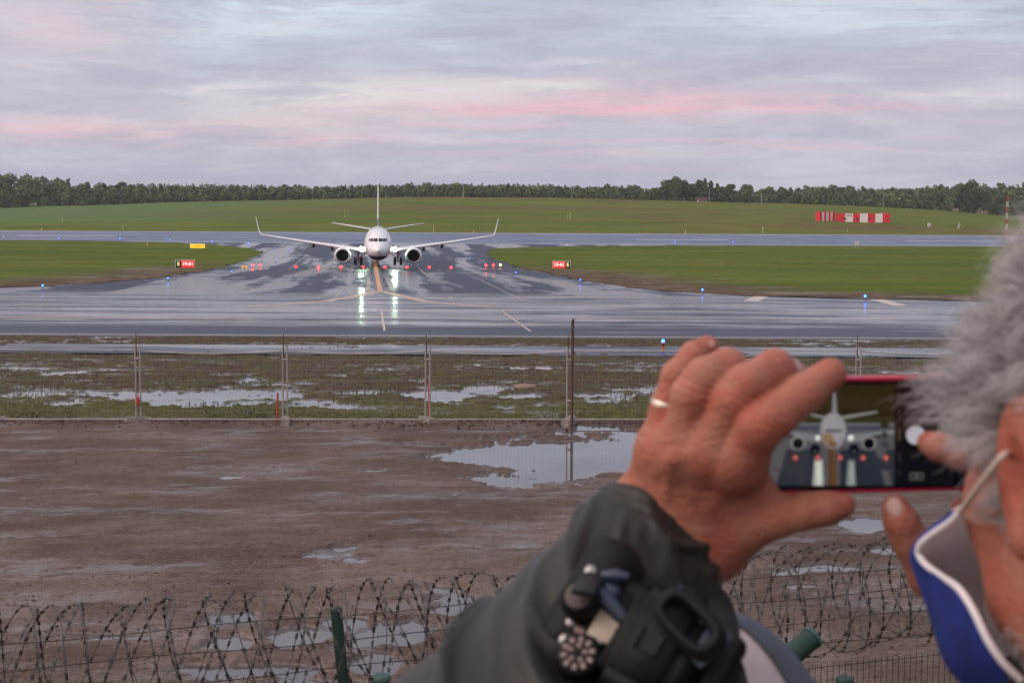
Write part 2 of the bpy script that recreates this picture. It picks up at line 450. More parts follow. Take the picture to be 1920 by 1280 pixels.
mud = g.mix(g.m('MULTIPLY', peb, g.m('MULTIPLY', g.ramp(n2, .5, .62), .7)), mud, lin(150, 132, 120))
gs = g.noise(g.vm('MULTIPLY', p, (1.0, 1.2, 1)), 1.1, 6, .7)
gs2 = g.noise(g.vm('MULTIPLY', p, (6, 3, 1)), 1.0, 5, .7)
front = g.ramp(y_, 42.0, 36.0)
grassc = g.mix(g.ramp(gs2, .35, .65), lin(62, 62, 30), lin(92, 90, 44))
dirtc = g.mix(g.ramp(gs2, .35, .65), lin(58, 46, 36), lin(88, 72, 58))
gsel = g.ramp(g.m('ADD', gs, g.m('MULTIPLY', front, .2)), .46, .60)
strip = g.mix(gsel, dirtc, grassc)
ed = g.m('ADD', y_, g.m('MULTIPLY', g.m('SUBTRACT', n2, .5), 1.6))
col = g.mix(g.ramp(ed, 35.2, 36.0), mud, strip)
mound = g.mix(g.ramp(n2, .4, .6), lin(70, 72, 38), lin(96, 84, 60))
col = g.mix(g.ramp(ed, 8.8, 7.8), col, mound)
hb = g.noise(g.vm('MULTIPLY', p, (.006, .034, 0)), 1.0, 6, .62); hb2 = g.noise(g.vm('MULTIPLY', p, (.03, .12, 0)), 1.0, 5, .65)
hc = g.mix(g.ramp(hb, .38, .62), lin(82, 104, 36), lin(106, 108, 48))
hc = g.mix(g.m('MULTIPLY', g.ramp(hb2, .52, .64), .75), hc, lin(66, 74, 40))
hc = g.mix(g.m('MULTIPLY', g.ramp(hb2, .46, .3), .45), hc, lin(112, 112, 66))
hx = g.noise(g.vm('MULTIPLY', p, (.002, .006, 0)), 1.0, 3, .5)
hc = g.mix(g.m('MULTIPLY', g.m('MULTIPLY', g.ramp(hx, .46, .6), g.ramp(hb2, .4, .56)), .9), hc, lin(100, 84, 58))
lush = g.m('MULTIPLY', g.ramp(x_, -40, -180), g.ramp(y_, 450, 520))
hc = g.mix(g.m('MULTIPLY', lush, .6), hc, lin(86, 118, 72))
hc = g.mix(g.m('MULTIPLY', g.ramp(y_, 445, 412), .55), hc, lin(112, 106, 50))
col = g.mix(g.ramp(y_, 408, 411), col, hc)
near = g.ramp(y_, 66, 63); inmud = g.m('MULTIPLY', near, g.ramp(y_, 8.6, 9.2))
wet = g.m('MULTIPLY', g.ramp(g.m('ADD', z_, g.m('MULTIPLY', g.m('SUBTRACT', n3, .5), .02)), .042, .006), inmud)
seep = g.m('MULTIPLY', g.m('MULTIPLY', g.ramp(st, .51, .38), g.ramp(st2, .64, .44)), inmud)
wet = g.m('MAXIMUM', wet, g.m('MULTIPLY', seep, g.ramp(y_, 36, 34, .2, .9)))
col = g.mix(g.m('MULTIPLY', wet, .45), col, g.mix(1.0, col, (.45, .42, .42, 1), 'MULTIPLY'))
g.put(g.b.inputs['Base Color'], col)
g.put(g.b.inputs['Roughness'], g.m('SUBTRACT', .92, g.m('MULTIPLY', wet, .66)))
g.put(g.b.inputs['Specular IOR Level'], g.m('ADD', .03, g.m('MULTIPLY', near, g.m('ADD', .14, g.m('MULTIPLY', wet, .8)))))
hbm = g.m('ADD', g.m('MULTIPLY', n3, .6), g.m('MULTIPLY', n4, .5)); 
g.put(g.b.inputs['Normal'], g.bump(g.m('ADD', g.m('ADD', hbm, g.m('MULTIPLY', st2, 1.0)), g.m('MULTIPLY', peb, .3)), .8, .035))
ground = tag(nmesh('ground', np.stack([X, Y, Z], -1).reshape(-1, 3), F, gm, smooth=True), kind='structure')

wm, g = mat('puddle_water')
p = g.pos()
g.put(g.b.inputs['Base Color'], g.mix(g.ramp(g.noise(p, .6, 4), .35, .65), (.085, .075, .075, 1), (.11, .095, .092, 1)))
g.b.inputs['Roughness'].default_value = .02; g.b.inputs['IOR'].default_value = 1.34; g.b.inputs['Specular IOR Level'].default_value = 1.0
g.put(g.b.inputs['Normal'], g.bump(g.noise(g.vm('MULTIPLY', p, (1.5, .8, 1)), 3.0, 2), .012, .01))
water = tag(nmesh('puddle_water', [(-60, 9.6, .004), (60, 9.6, .004), (60, 63.8, .004), (-60, 63.8, .004)], [[0, 1, 2, 3]], wm), kind='structure')


# ------------------------------------------------------------------ pavements
def sheet(name, ys, xs, dz, mats):
    Yq, Xq = np.meshgrid(np.array(ys, float), np.array(xs, float), indexing='ij')
    Zq = terr(Xq, np.minimum(Yq, 410)) + dz
    n0, n1_ = Yq.shape; ix = np.arange(n0 * n1_).reshape(n0, n1_)
    f = np.stack([ix[:-1, :-1], ix[:-1, 1:], ix[1:, 1:], ix[1:, :-1]], -1).reshape(-1, 4)
    return tag(nmesh(name, np.stack([Xq, Yq, Zq], -1).reshape(-1, 3), f, mats), kind='structure')


PAX = math.atan2(-19.56, 195.0)      # heading of the connecting taxiway / aircraft axis, measured from +Y


def wet_asphalt(name, dry=(58, 66, 86), along_x=False, tint=None):
    m, g = mat(name); p = g.pos(); x_, y_, z_ = g.sep(p)[:3]
    xr = g.m('ADD', g.m('MULTIPLY', x_, math.cos(PAX)), g.m('MULTIPLY', y_, -math.sin(PAX)))
    # streaks across (parallel taxiway) and along (connecting taxiway)
    sa = g.noise(g.comb(g.m('MULTIPLY', x_, .035), g.m('MULTIPLY', y_, .36), 0), 1.0, 8, .7)
    sa2 = g.noise(g.comb(g.m('MULTIPLY', x_, .12), g.m('MULTIPLY', y_, .5), 5), 1.0, 6, .65)
    sa = g.m('ADD', g.m('MULTIPLY', sa, .6), g.m('MULTIPLY', sa2, .4))
    wob = g.m('MULTIPLY', g.m('SUBTRACT', g.noise(g.comb(g.m('MULTIPLY', x_, .05), g.m('MULTIPLY', y_, .05), 2), 1.0, 4), .5), 2.6)
    sl = g.noise(g.comb(g.m('MULTIPLY', g.m('ADD', xr, wob), .15), g.m('MULTIPLY', y_, .007), 9), 1.0, 5, .6)
    sl2 = g.noise(g.comb(g.m('MULTIPLY', x_, .22), g.m('MULTIPLY', y_, .12), 4), 1.0, 5, .65)
    sl = g.m('ADD', g.m('MULTIPLY', sl, .76), g.m('MULTIPLY', sl2, .24))
    sa = g.m('SUBTRACT', sa, g.m('MULTIPLY', g.m('MULTIPLY', g.ramp(y_, 74, 69), g.ramp(y_, 62, 64)), .12))
    if along_x: w = g.m('MULTIPLY', g.ramp(sa, .44, .58), tint or 1.0)
    else:
        k = g.ramp(g.m('ADD', y_, g.m('MULTIPLY', wob, 2.5)), 104, 116)
        wa_ = g.ramp(g.m('ADD', sa, g.m('MULTIPLY', g.ramp(y_, 74, 84), .02)), .45, .57); wl_ = g.ramp(sl, .475, .55)
        w = g.m('ADD', g.m('MULTIPLY', wa_, g.m('SUBTRACT', 1, k)), g.m('MULTIPLY', wl_, k))
    fine = g.noise(p, 9.0, 3)
    big = g.ramp(g.noise(g.comb(g.m('MULTIPLY', x_, .03), g.m('MULTIPLY', y_, .06), 3), 1.0, 4), .3, .7)
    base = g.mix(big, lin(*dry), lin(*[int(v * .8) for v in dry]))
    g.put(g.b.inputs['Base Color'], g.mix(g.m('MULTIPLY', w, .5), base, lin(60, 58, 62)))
    g.put(g.b.inputs['Roughness'], g.m('ADD', g.m('ADD', g.ramp(y_, 90, 125, .06, .125), g.m('MULTIPLY', g.m('SUBTRACT', 1, w), .30)), g.m('MULTIPLY', fine, .05)))
    g.put(g.b.inputs['Specular IOR Level'], g.m('ADD', .05, g.m('MULTIPLY', w, .95)))
    g.b.inputs['IOR'].default_value = 1.5
    return m


xs = [-2500, -900, -400, -200, -100, 0, 100, 200, 400, 900, 2500]
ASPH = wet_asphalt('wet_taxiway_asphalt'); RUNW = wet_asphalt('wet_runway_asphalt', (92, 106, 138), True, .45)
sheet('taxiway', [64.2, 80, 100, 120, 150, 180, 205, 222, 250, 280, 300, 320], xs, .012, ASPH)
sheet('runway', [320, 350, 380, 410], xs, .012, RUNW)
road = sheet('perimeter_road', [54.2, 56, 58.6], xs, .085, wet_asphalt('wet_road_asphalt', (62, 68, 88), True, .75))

# grass islands between the taxiway and the runway
ISL_L = [(-60, 541), (0, 540), (80, 537), (200, 530), (310, 521), (390, 507), (440, 496), (475, 483), (492, 473), (472, 466), (400, 459), (300, 454.5), (150, 451.5), (0, 450.5), (-60, 450)]
ISL_R = [(1990, 570), (1850, 566), (1600, 560), (1400, 555), (1300, 549), (1200, 542), (1100, 527), (1050, 518), (1000, 508), (960, 497), (930, 487), (908, 477), (930, 467), (1000, 463.5), (1100, 461.8), (1300, 460.8), (1600, 461.5), (1880, 462.3), (1990, 463)]
ISMAT, g = mat('mown_airfield_grass')
p = g.pos(); x_, y_, z_ = g.sep(p)[:3]; e_ = g.attr('edge')
ga = g.noise(g.vm('MULTIPLY', p, (.02, .09, 0)), 1.0, 6, .6); gb = g.noise(g.vm('MULTIPLY', p, (.22, .16, 0)), 1.0, 7, .7)
gc = g.mix(g.ramp(ga, .38, .62), lin(74, 92, 28), lin(96, 104, 38))
gc = g.mix(g.m('MULTIPLY', g.ramp(ga, .56, .68), .4), gc, lin(112, 106, 58))
gc = g.mix(g.m('MULTIPLY', g.ramp(gb, .5, .62), .6), gc, lin(72, 84, 34))
ee = g.m('ADD', e_, g.m('MULTIPLY', g.m('SUBTRACT', g.noise(g.vm('MULTIPLY', p, (.06, .16, 0)), 1.0, 6, .6), .5), 40))
mudm = g.m('MULTIPLY', g.ramp(ee, 16, 5), g.ramp(y_, 235, 175))
mc = g.mix(g.ramp(gb, .35, .65), lin(78, 66, 50), lin(110, 94, 78))
gc = g.mix(mudm, gc, mc)
pud = g.m('MULTIPLY', g.ramp(g.noise(g.vm('MULTIPLY', p, (.07, .35, 0)), 1.0, 5, .6), .57, .60), g.m('MULTIPLY', mudm, g.ramp(e_, 2.5, 4)))
gc = g.mix(g.m('MULTIPLY', pud, .8), gc, lin(70, 64, 64))
g.put(g.b.inputs['Base Color'], gc); g.put(g.b.inputs['Roughness'], g.m('SUBTRACT', .95, g.m('MULTIPLY', pud, .91)))
g.put(g.b.inputs['Specular IOR Level'], g.m('ADD', .05, g.m('MULTIPLY', pud, .6)))


def island(name, px, side):
    pts = [G(*q) for q in px]; pp = np.array([(q.x, q.y) for q in pts])
    ap = int(np.argmax(pp[:, 0] * -side))
    nb = pp[:ap + 1]; fb = pp[ap:][::-1]
    d0, d1 = min(nb[:, 1].min(), 200), max(fb[:, 1].max(), 300)
    nb = nb[np.argsort(nb[:, 1])]; fb = fb[np.argsort(fb[:, 1])]
    bd = np.concatenate([nb, fb[fb[:, 1] > nb[-1, 1]]]); bd = bd[np.argsort(bd[:, 1])]
    ys = np.unique(np.concatenate([np.linspace(bd[0, 1], bd[-1, 1], 260), [150, 205, 222, 320], bd[:, 1]])); ys = ys[(ys >= bd[0, 1]) & (ys <= min(bd[-1, 1], 330))]
    off = np.array([0, .15, .5, 1, 2, 3.5, 5, 8, 12, 18, 27, 40, 60, 90, 140, 220, 400, 900, 2000.])
    xb = np.interp(ys, bd[:, 1], bd[:, 0]) + vnoise(ys * .9, ys * 0, 3) * .9 + vnoise(ys * .25, ys * 0, 4) * 1.5
    Yq = np.repeat(ys[:, None], len(off), 1); Xq = xb[:, None] + side * off[None, :]
    seg = np.stack([bd[:-1], bd[1:]], 1); Pq = np.stack([Xq, Yq], -1).reshape(-1, 2)
    dist = np.full(len(Pq), 1e9)
    for a, b in seg:
        ba = b - a; t = np.clip(((Pq - a) @ ba) / max(ba @ ba, 1e-9), 0, 1)
        dist = np.minimum(dist, np.linalg.norm(Pq - a - t[:, None] * ba, axis=1))
    rise = np.clip(dist / .6, 0, 1).reshape(Yq.shape)
    Zq = terr(Xq, Yq) + .014 + rise * (.07 + .05 * vnoise(Xq * .3, Yq * .3, 8))
    n0, n1_ = Yq.shape; ix = np.arange(n0 * n1_).reshape(n0, n1_)
    f = np.stack([ix[:-1, :-1], ix[:-1, 1:], ix[1:, 1:], ix[1:, :-1]], -1).reshape(-1, 4)
    if side < 0: f = f[:, ::-1]
    o = nmesh(name, np.stack([Xq, Yq, Zq], -1).reshape(-1, 3), f, ISMAT, smooth=True)
    at = o.data.attributes.new('edge', 'FLOAT', 'POINT'); at.data.foreach_set('value', dist.astype(np.float32))
    return tag(o, kind='structure')


island('grass_field', ISL_L, -1); island('grass_field', ISL_R, 1)

# painted markings, and joints with reflection painted pale: thin sheets that follow the pavement
YEL = simple('yellow_marking_paint', lin(205, 140, 70), .35, spec=.5); WHI = simple('white_marking_paint', lin(214, 212, 208), .3, spec=.5)
WORN_REFL = simple('worn_marking_and_joint_reflection', lin(190, 170, 150), .3, spec=.5); BLK = simple('black_marking_paint', (.02, .02, .024, 1), .35)


def strip(mb, pts, w, m=0, dz=.018):
    pts = [Vector((q[0], q[1], 0)) for q in pts]; out = []
    ins = []
    for a, b in zip(pts[:-1], pts[1:]):
        ins.append(a)
        for br in (150, 205, 222, 320, 410):
            if (a.y - br) * (b.y - br) < 0: ins.append(a.lerp(b, (br - a.y) / (b.y - a.y)))
    ins.append(pts[-1]); k = len(ins); vs = []
    for i, q in enumerate(ins):
        t = (ins[min(i + 1, k - 1)] - ins[max(i - 1, 0)]).normalized(); n = Vector((-t.y, t.x, 0)) * (w / 2)
        for s in (-1, 1):
            v = q + n * s; vs.append((v.x, v.y, tz(v.x, min(v.y, 410)) + dz))
    mb.add(vs, [[2 * i, 2 * i + 1, 2 * i + 3, 2 * i + 2] for i in range(k - 1)], m)


mk = MB()
c0, c1 = G(703, 501), G(713, 546)
dv = (c1 - c0).normalized(); nv = Vector((-dv.y, dv.x, 0))
strip(mk, [c0 - dv * 60, c1], .95, 3, .016); strip(mk, [c0 - dv * 60, c1], .42, 0, .020)
for s in (-1, 1):
    strip(mk, [c0 + nv * s * .95, c1 + nv * s * .95], .7, 3, .016)
    for i in range(26):
        a = c0.lerp(c1, i / 26.0) + nv * s * .95; b = c0.lerp(c1, (i + .55) / 26.0) + nv * s * .95
        strip(mk, [a, b], .34, 2, .020)
for s, px_ in ((-1, [(713, 546), (690, 550), (660, 557), (610, 565), (540, 571), (460, 575)]), (1, [(713, 546), (735, 551), (770, 559.5), (800, 566), (850, 571), (930, 576)])):
    q = [G(*t) for t in px_]
    strip(mk, q, .75, 2, .018); strip(mk, q, .3, 0, .021)
for (y0, w, m_, xa, xb) in [(77.5, .3, 0, -60, -14), (79.5, .22, 2, -200, 200), (87.2, .16, 1, -120, 200), (74.2, .14, 1, -60, 200), (64.9, .30, 2, -200, 200), (65.5, .12, 2, -200, 200), (71.5, .12, 1, -200, 14), (91.5, .14, 1, -200, 200)]:
    strip(mk, [(xa, y0), (xb, y0)], w, m_, .019)
for q in [((715, 583), (721, 621)), ((942, 585), (995, 622))]:  # pavement joints: their reflected light is put into the pale colour
    strip(mk, [G(*t) for t in q], .11, 2, .023)
for q in [((782, 500), (850, 562)), ((870, 512), (985, 566)), ((640, 546), (622, 567)), ((575, 478), (540, 505))]:  # more joints, reflection painted on in the same pale colour
    strip(mk, [G(*t) for t in q], .09, 2, .0245)
for (a, b) in [((1408, 565), (1432, 554)), ((1690, 574), (1645, 562))]:
    strip(mk, [G(*a), G(*b)], 1.1, 2, .0225)
for q in [((540, 502), (1030, 504.5))]:
    strip(mk, [G(*t) for t in q], .25, 2, .026)
tag(mk.build('taxiway_markings', [YEL, WHI, WORN_REFL, BLK]), kind='structure')
rk = MB()
strip(rk, [(-1500, 406), (1500, 406)], 2.0); strip(rk, [(-1500, 325), (1500, 325)], 1.2)
for (a, b) in [((36, 441.5), (215, 443)), ((1192, 449), (1366, 449.8)), ((-300, 440), (-150, 441)), ((1700, 452), (1900, 452.8))]:
    p0 = G(*a); p1 = G(*b); ym = (p0.y + p1.y) / 2
    strip(rk, [(p0.x, ym), (p1.x, ym)], 2.4)
tag(rk.build('runway_markings', [WHI]), kind='structure')
# ------------------------------------------------------------------ the airliner (local: x across, y aft of the nose wheel, z up)
AW = simple('aircraft_white_paint', (.88, .87, .87, 1), .28, var=.04, scale=.8, coat=.4)
AB = simple('aircraft_dark_blue_paint', (.008, .010, .045, 1), .6, var=.1, spec=.15)
ABL = simple('aircraft_tail_blue_lit_tone', (.20, .22, .42, 1), .35, var=.08)  # lavender look of the lit tail blue is put into this colour
AGL = simple('cockpit_glass', (.012, .014, .018, 1), .08)
AMT = simple('aircraft_bare_metal', (.55, .55, .57, 1), .25, metal=.85)
ADK = simple('engine_duct_dark', (.015, .014, .015, 1), .5)
ARB = simple('tyre_rubber', (.012, .012, .013, 1), .75)
ASL = simple('landing_gear_grey', (.34, .35, .36, 1), .45)
LAND = emit('landing_lamp', (.72, 1.0, .72, 1), 130.0)
nw = G(709, 506.5)
AMX = Matrix.Translation(nw) @ Matrix.Rotation(-math.atan2(nw.x, nw.y), 4, 'Z') @ Matrix.Rotation(R(1.15), 4, 'X')
jet = empty('airliner', nw, label='white twin-engine airliner with dark blue belly taxiing nose-on with bright landing lights', cat='airplane', mat=AMX)
ST = [(0, 2.72, 2.70, .02), (.04, 2.86, 2.56, .17), (.15, 3.0, 2.42, .31), (.5, 3.27, 2.16, .6), (1.0, 3.54, 1.93, .92), (1.5, 3.76, 1.77, 1.15), (1.9, 4.05, 1.68, 1.29),
      (2.4, 4.5, 1.6, 1.43), (2.9, 4.86, 1.46, 1.54), (3.5, 5.1, 1.38, 1.64), (4.4, 5.28, 1.3, 1.75), (5.8, 5.43, 1.22, 1.86), (7.5, 5.52, 1.2, 1.92), (11, 5.52, 1.2, 1.92),
      (13, 5.5, 1.25, 1.9), (17, 5.5, 1.15, 1.92), (21, 5.5, 1.3, 1.9), (24, 5.5, 1.42, 1.88), (27, 5.5, 1.7, 1.84), (30, 5.48, 2.3, 1.62), (33, 5.42, 3.0, 1.22), (36, 5.26, 3.8, .74), (38, 5.0, 4.4, .28), (38.3, 4.9, 4.5, .1)]
sa_ = np.array(ST)
ss = np.unique(np.concatenate([np.linspace(0, .5, 8), np.linspace(.5, 6, 30), np.linspace(6, 38.3, 40)]))


def sec(s):
    return [np.interp(s, sa_[:, 0], sa_[:, k]) for k in (1, 2, 3)]


vs = []; n = 56
for s in ss:
    zt, zb, hw = sec(s); zc = (zt + zb) / 2; hh = (zt - zb) / 2
    for j in range(n):
        a = 2 * math.pi * (j + .5) / n
        vs.append((hw * math.sin(a), s - 4.0, zc + hh * math.cos(a)))
fs = []; mi = []
for i in range(len(ss) - 1):
    for j in range(n):
        q = [i * n + j, i * n + (j + 1) % n, (i + 1) * n + (j + 1) % n, (i + 1) * n + j]
        fs.append(q); zz = sum(vs[k][2] for k in q) / 4; s_ = (ss[i] + ss[i + 1]) / 2
        lim = 1.98 if s_ < 22 else 2.0 + (s_ - 22) * .28
        mi.append(1 if zz < lim else (2 if s_ > 27.5 + (5.5 - zz) * .9 else 0))
fs.append(list(range(n))); mi.append(0)
fus = nmesh('fuselage', vs, fs, [AW, AB, ABL], jet, True, mi)


def surf(x, z):
    lo, hi = 0.0, 12.0
    for _ in range(40):
        m_ = (lo + hi) / 2; zt, zb, hw = sec(m_)
        ins = (x / max(hw, 1e-4)) ** 2 + ((z - (zt + zb) / 2) / max((zt - zb) / 2, 1e-4)) ** 2 < 1
        lo, hi = (lo, m_) if ins else (m_, hi)
    return hi - 4.0


def pane(pts, name, m_, off=.03):
    (a, b, c_, d) = pts; vs = []; k = 6
    for i in range(k + 1):
        for j in range(k + 1):
            u = i / k; v = j / k
            x = (a[0] * (1 - u) + b[0] * u) * (1 - v) + (d[0] * (1 - u) + c_[0] * u) * v
            z = (a[1] * (1 - u) + b[1] * u) * (1 - v) + (d[1] * (1 - u) + c_[1] * u) * v
            y = surf(x, z); vs.append((x, y - off, z + off * .7))
    fs = [[i * (k + 1) + j, (i + 1) * (k + 1) + j, (i + 1) * (k + 1) + j + 1, i * (k + 1) + j + 1] for i in range(k) for j in range(k)]
    o = nmesh(name, vs, fs, m_, fus, True); sm = o.modifiers.new('thick', 'SOLIDIFY'); sm.thickness = .02; sm.offset = 0
    return o


for s in (-1, 1):
    pane([(s * .07, 3.92), (s * .62, 3.90), (s * .60, 4.27), (s * .07, 4.31)], 'cockpit_window', AGL)
    pane([(s * .68, 3.90), (s * .98, 3.90), (s * .92, 4.27), (s * .66, 4.28)], 'cockpit_window', AGL)
    pane([(s * 1.04, 3.91), (s * 1.24, 3.95), (s * 1.16, 4.27), (s * .98, 4.27)], 'cockpit_window', AGL)


def loft(secs, name, mats, parent, npt=14, mfun=None, cap=True):
    """secs: (x, y_le, z, chord, thick, up-direction angle) aerofoil sections joined into one closed surface"""
    vs = []; fs = []; mi = []
    for (x, y, z, c_, t, an) in secs:
        for k in range(npt * 2):
            u = k / npt if k < npt else (2 * npt - k) / npt
            u = .5 - .5 * math.cos(math.pi * min(u, 1))
            th = t * 2.6 * (.2969 * math.sqrt(u) - .126 * u - .3516 * u * u + .2843 * u ** 3 - .1036 * u ** 4) * 2
            th = th * (1 if k < npt else -1) * .5
            vs.append((x + th * math.sin(an), y + u * c_, z + th * math.cos(an)))
    m2 = npt * 2
    for i in range(len(secs) - 1):
        for k in range(m2):
            fs.append([i * m2 + k, i * m2 + (k + 1) % m2, (i + 1) * m2 + (k + 1) % m2, (i + 1) * m2 + k])
            mi.append(mfun(i, k) if mfun else 0)
    for e in (0, len(secs) - 1):
        fs.append([e * m2 + k for k in range(m2)]); mi.append(mfun(e, 0) if mfun else 0)
    return nmesh(name, vs, fs, mats, parent, True, mi)


for s in (-1, 1):
    o = 4.0
    wing = loft([(s * 1.3, 12.6 - o, 2.15, 8.8, 1.25, 0), (s * 1.9, 13.3 - o, 2.25, 7.9, 1.2, 0), (s * 5.0, 15.4 - o, 2.68, 5.5, .95, 0), (s * 11, 18.9 - o, 3.46, 3.4, .62, 0),
                 (s * 16.6, 21.9 - o, 4.24, 1.75, .32, 0), (s * 17.0, 22.3 - o, 4.34, 1.6, .26, -s * .5), (s * 17.25, 22.7 - o, 4.62, 1.45, .2, -s * 1.1),
                 (s * 17.42, 23.2 - o, 5.1, 1.2, .16, -s * 1.35), (s * 17.95, 24.9 - o, 6.85, .55, .09, -s * 1.35)], 'wing', AW, jet)
    for (x, y0, z) in ((6.6, 19.3, 2.55), (9.3, 20.2, 2.95)):
        b_ = MB(); b_.tube([(s * x, y0 - 4 - 1.4, z + .12), (s * x, y0 - 4 - .5, z - .10), (s * x, y0 - 4 + .6, z - .28), (s * x, y0 - 4 + 1.5, z - .30), (s * x, y0 - 4 + 2.2, z - .12)], [.05, .2, .24, .2, .04], 8)
        b_.build('flap_track_fairing', ADK, wing)
    loft([(s * .5, 32.4 - o, 4.86, 4.6, .6, 0), (s * 1.2, 33.0 - o, 4.96, 4.2, .52, 0), (s * 7.17, 36.7 - o, 5.86, 1.5, .24, 0)], 'tailplane', AW, jet)
    # engine
    eng = MB(); c_ = (s * 4.95, 11.7 - o, 1.62)
    nb = bmesh.new()
    eng.lathe([(.84, .30), (.83, .15), (.86, .03), (.93, -.04), (1.01, .02), (1.08, .2), (1.16, .7), (1.19, 1.4), (1.15, 2.4), (1.0, 3.5), (.86, 4.1)], 40, 0, 'Y', c_)
    nb.free()
    for i in range(len(eng.f)):
        cz = sum(eng.v[k][2] for k in eng.f[i]) / 4; cy = sum(eng.v[k][1] for k in eng.f[i]) / 4 - c_[1]
        if cz < c_[2] - .55 and cy > .3: eng.m[i] = 1
        if cy < .06: eng.m[i] = 2
    for i, v in enumerate(eng.v):    # flattened underside
        if v[2] < c_[2] - .6: eng.v[i] = (v[0], v[1], c_[2] - .6 + (v[2] - c_[2] + .6) * .75)
    e = eng.build('engine', [AW, AB, AMT], jet)
    d_ = MB().lathe([(.845, .28), (.82, 1.0), (.02, 1.02)], 36, 0, 'Y', c_); d_.build('intake_duct', ADK, e)
    f_ = MB()
    for k in range(22):
        a = k * 2 * math.pi / 22; dr = Vector((math.cos(a), 0, math.sin(a))); tn = Vector((-math.sin(a), 0, math.cos(a)))
        p0 = Vector(c_) + Vector((0, .8, 0))
        f_.add([p0 + dr * .2 - tn * .03, p0 + dr * .2 + tn * .03 + Vector((0, .1, 0)), p0 + dr * .8 + tn * .1 + Vector((0, .05, 0)), p0 + dr * .8 - tn * .02 - Vector((0, .05, 0))], [[0, 1, 2, 3]])
    f_.build('fan', ADK, e)
    MB().lathe([(.01, .48), (.1, .55), (.2, .75), (.22, .9)], 16, 0, 'Y', c_).build('spinner', ADK, e)
    py = MB(); py.add([(s * 4.95 - .16, 13 - o, 2.7), (s * 4.95 + .16, 13 - o, 2.7), (s * 4.95 + .16, 17.5 - o, 2.75), (s * 4.95 - .16, 17.5 - o, 2.75),
                       (s * 4.95 - .12, 13.6 - o, 3.0), (s * 4.95 + .12, 13.6 - o, 3.0), (s * 4.95 + .12, 17 - o, 3.0), (s * 4.95 - .12, 17 - o, 3.0)],
                      [[0, 1, 5, 4], [1, 2, 6, 5], [2, 3, 7, 6], [3, 0, 4, 7], [4, 5, 6, 7], [0, 3, 2, 1]])
    py.build('engine_pylon', AW, jet)
    # landing light in the wing root
    MB().lathe([(.01, -.07), (.22, -.05), (.32, 0), (.32, .12)], 20, 0, 'Y', (s * 2.32, 13.55 - o, 2.52)).build('landing_light', LAND, jet)
    # main gear
    mg = MB(); mg.tube([(s * 2.86, 19.5 - o, 2.2), (s * 2.86, 19.6 - o, .56)], .13, 10); mg.tube([(s * 2.86, 19.6 - o, .95), (s * 1.7, 19.6 - o, 1.75)], .07, 8)
    mg.tube([(s * 2.3, 19.6 - o, .56), (s * 3.42, 19.6 - o, .56)], .08, 8); mg.box((s * 3.16, 19.4 - o, 1.5), (.06, .8, 1.1))
    mgo = mg.build('main_gear', ASL, jet)
    for dx_ in (-.43, .43):
        MB().lathe([(.2, -.19), (.46, -.2), (.54, -.15), (.565, -.06), (.565, .06), (.54, .15), (.46, .2), (.2, .19)], 28, 0, 'X', (s * 2.86 + dx_, 19.6 - o, .565)).build('wheel', ARB, mgo)
loft([(0, 26.5 - 4, 5.3, 10.5, .2, math.pi / 2), (0, 29.6 - 4, 5.75, 7.6, .34, math.pi / 2), (0, 30.8 - 4, 6.6, 6.6, .55, math.pi / 2), (0, 32.2 - 4, 8.2, 5.4, .44, math.pi / 2), (0, 36.1 - 4, 12.5, 2.6, .22, math.pi / 2)],
     'tail_fin', [AW, ABL], jet, mfun=lambda i, k: 1 if i < 2 else 0)
ng = MB(); ng.tube([(0, .1, 1.5), (0, 0, .34)], .08, 10); ng.tube([(-.3, 0, .34), (.3, 0, .34)], .05, 8); ng.box((.24, .3, 1.2), (.04, .9, .5)); ng.box((-.24, .3, 1.2), (.04, .9, .5))
ngo = ng.build('nose_gear', ADK, jet)
for dx_ in (-.2, .2):
    MB().lathe([(.1, -.09), (.28, -.1), (.335, -.06), (.345, 0), (.335, .06), (.28, .1), (.1, .09)], 22, 0, 'X', (dx_, 0, .345)).build('wheel', ARB, ngo)
for i in range(4):
    MB().tube([(0, 5.0 + i * 3.6, 5.48), (0, 5.15 + i * 3.6, 5.75)], [.06, .02], 6).build('antenna', AW, fus)
# ------------------------------------------------------------------ airfield lights
LRED = emit('red_lamp_glass', (1.0, .010, .013, 1), 24.0); LBLU = emit('blue_lamp_glass', (.03, .13, 1.0, 1), 9.0)
LYEL = emit('yellow_lamp_glass', (1.0, .55, .10, 1), 14.0); LWHT = emit('dim_lamp_glass', (.7, .75, 1.0, 1), 1.2)
LBODY = simple('lamp_housing_metal', (.22, .21, .20, 1), .5); LYB = simple('lamp_housing_yellow', (.55, .36, .05, 1), .5)


def inset_light(loc, lamp, r, lift):
    t = empty('stop_bar_light', loc)
    MB().lathe([(r * 1.5, 0), (r * 1.45, .03), (r * 1.1, lift), (.01, lift)], 16).build('housing', LBODY, t)
    MB().lathe([(r, lift * .9), (r * .98, lift + r * .5), (r * .75, lift + r * 1.1), (r * .35, lift + r * 1.4), (.01, lift + r * 1.48)], 14).build('lens', lamp, t)
    return t


def post_light(name, loc, lamp, r, hgt, body=None):
    t = empty(name, loc)
    MB().lathe([(.14, 0), (.14, .03), (.05, .05), (.045, hgt), (.11, hgt + .02), (.11, hgt + .06), (.01, hgt + .06)], 12).build('stem', body or LBODY, t)
    MB().lathe([(r * .8, hgt + .05), (r, hgt + .05 + r * .8), (r * .8, hgt + .05 + r * 1.6), (.01, hgt + .05 + r * 2)], 14).build('lamp', lamp, t)
    return t


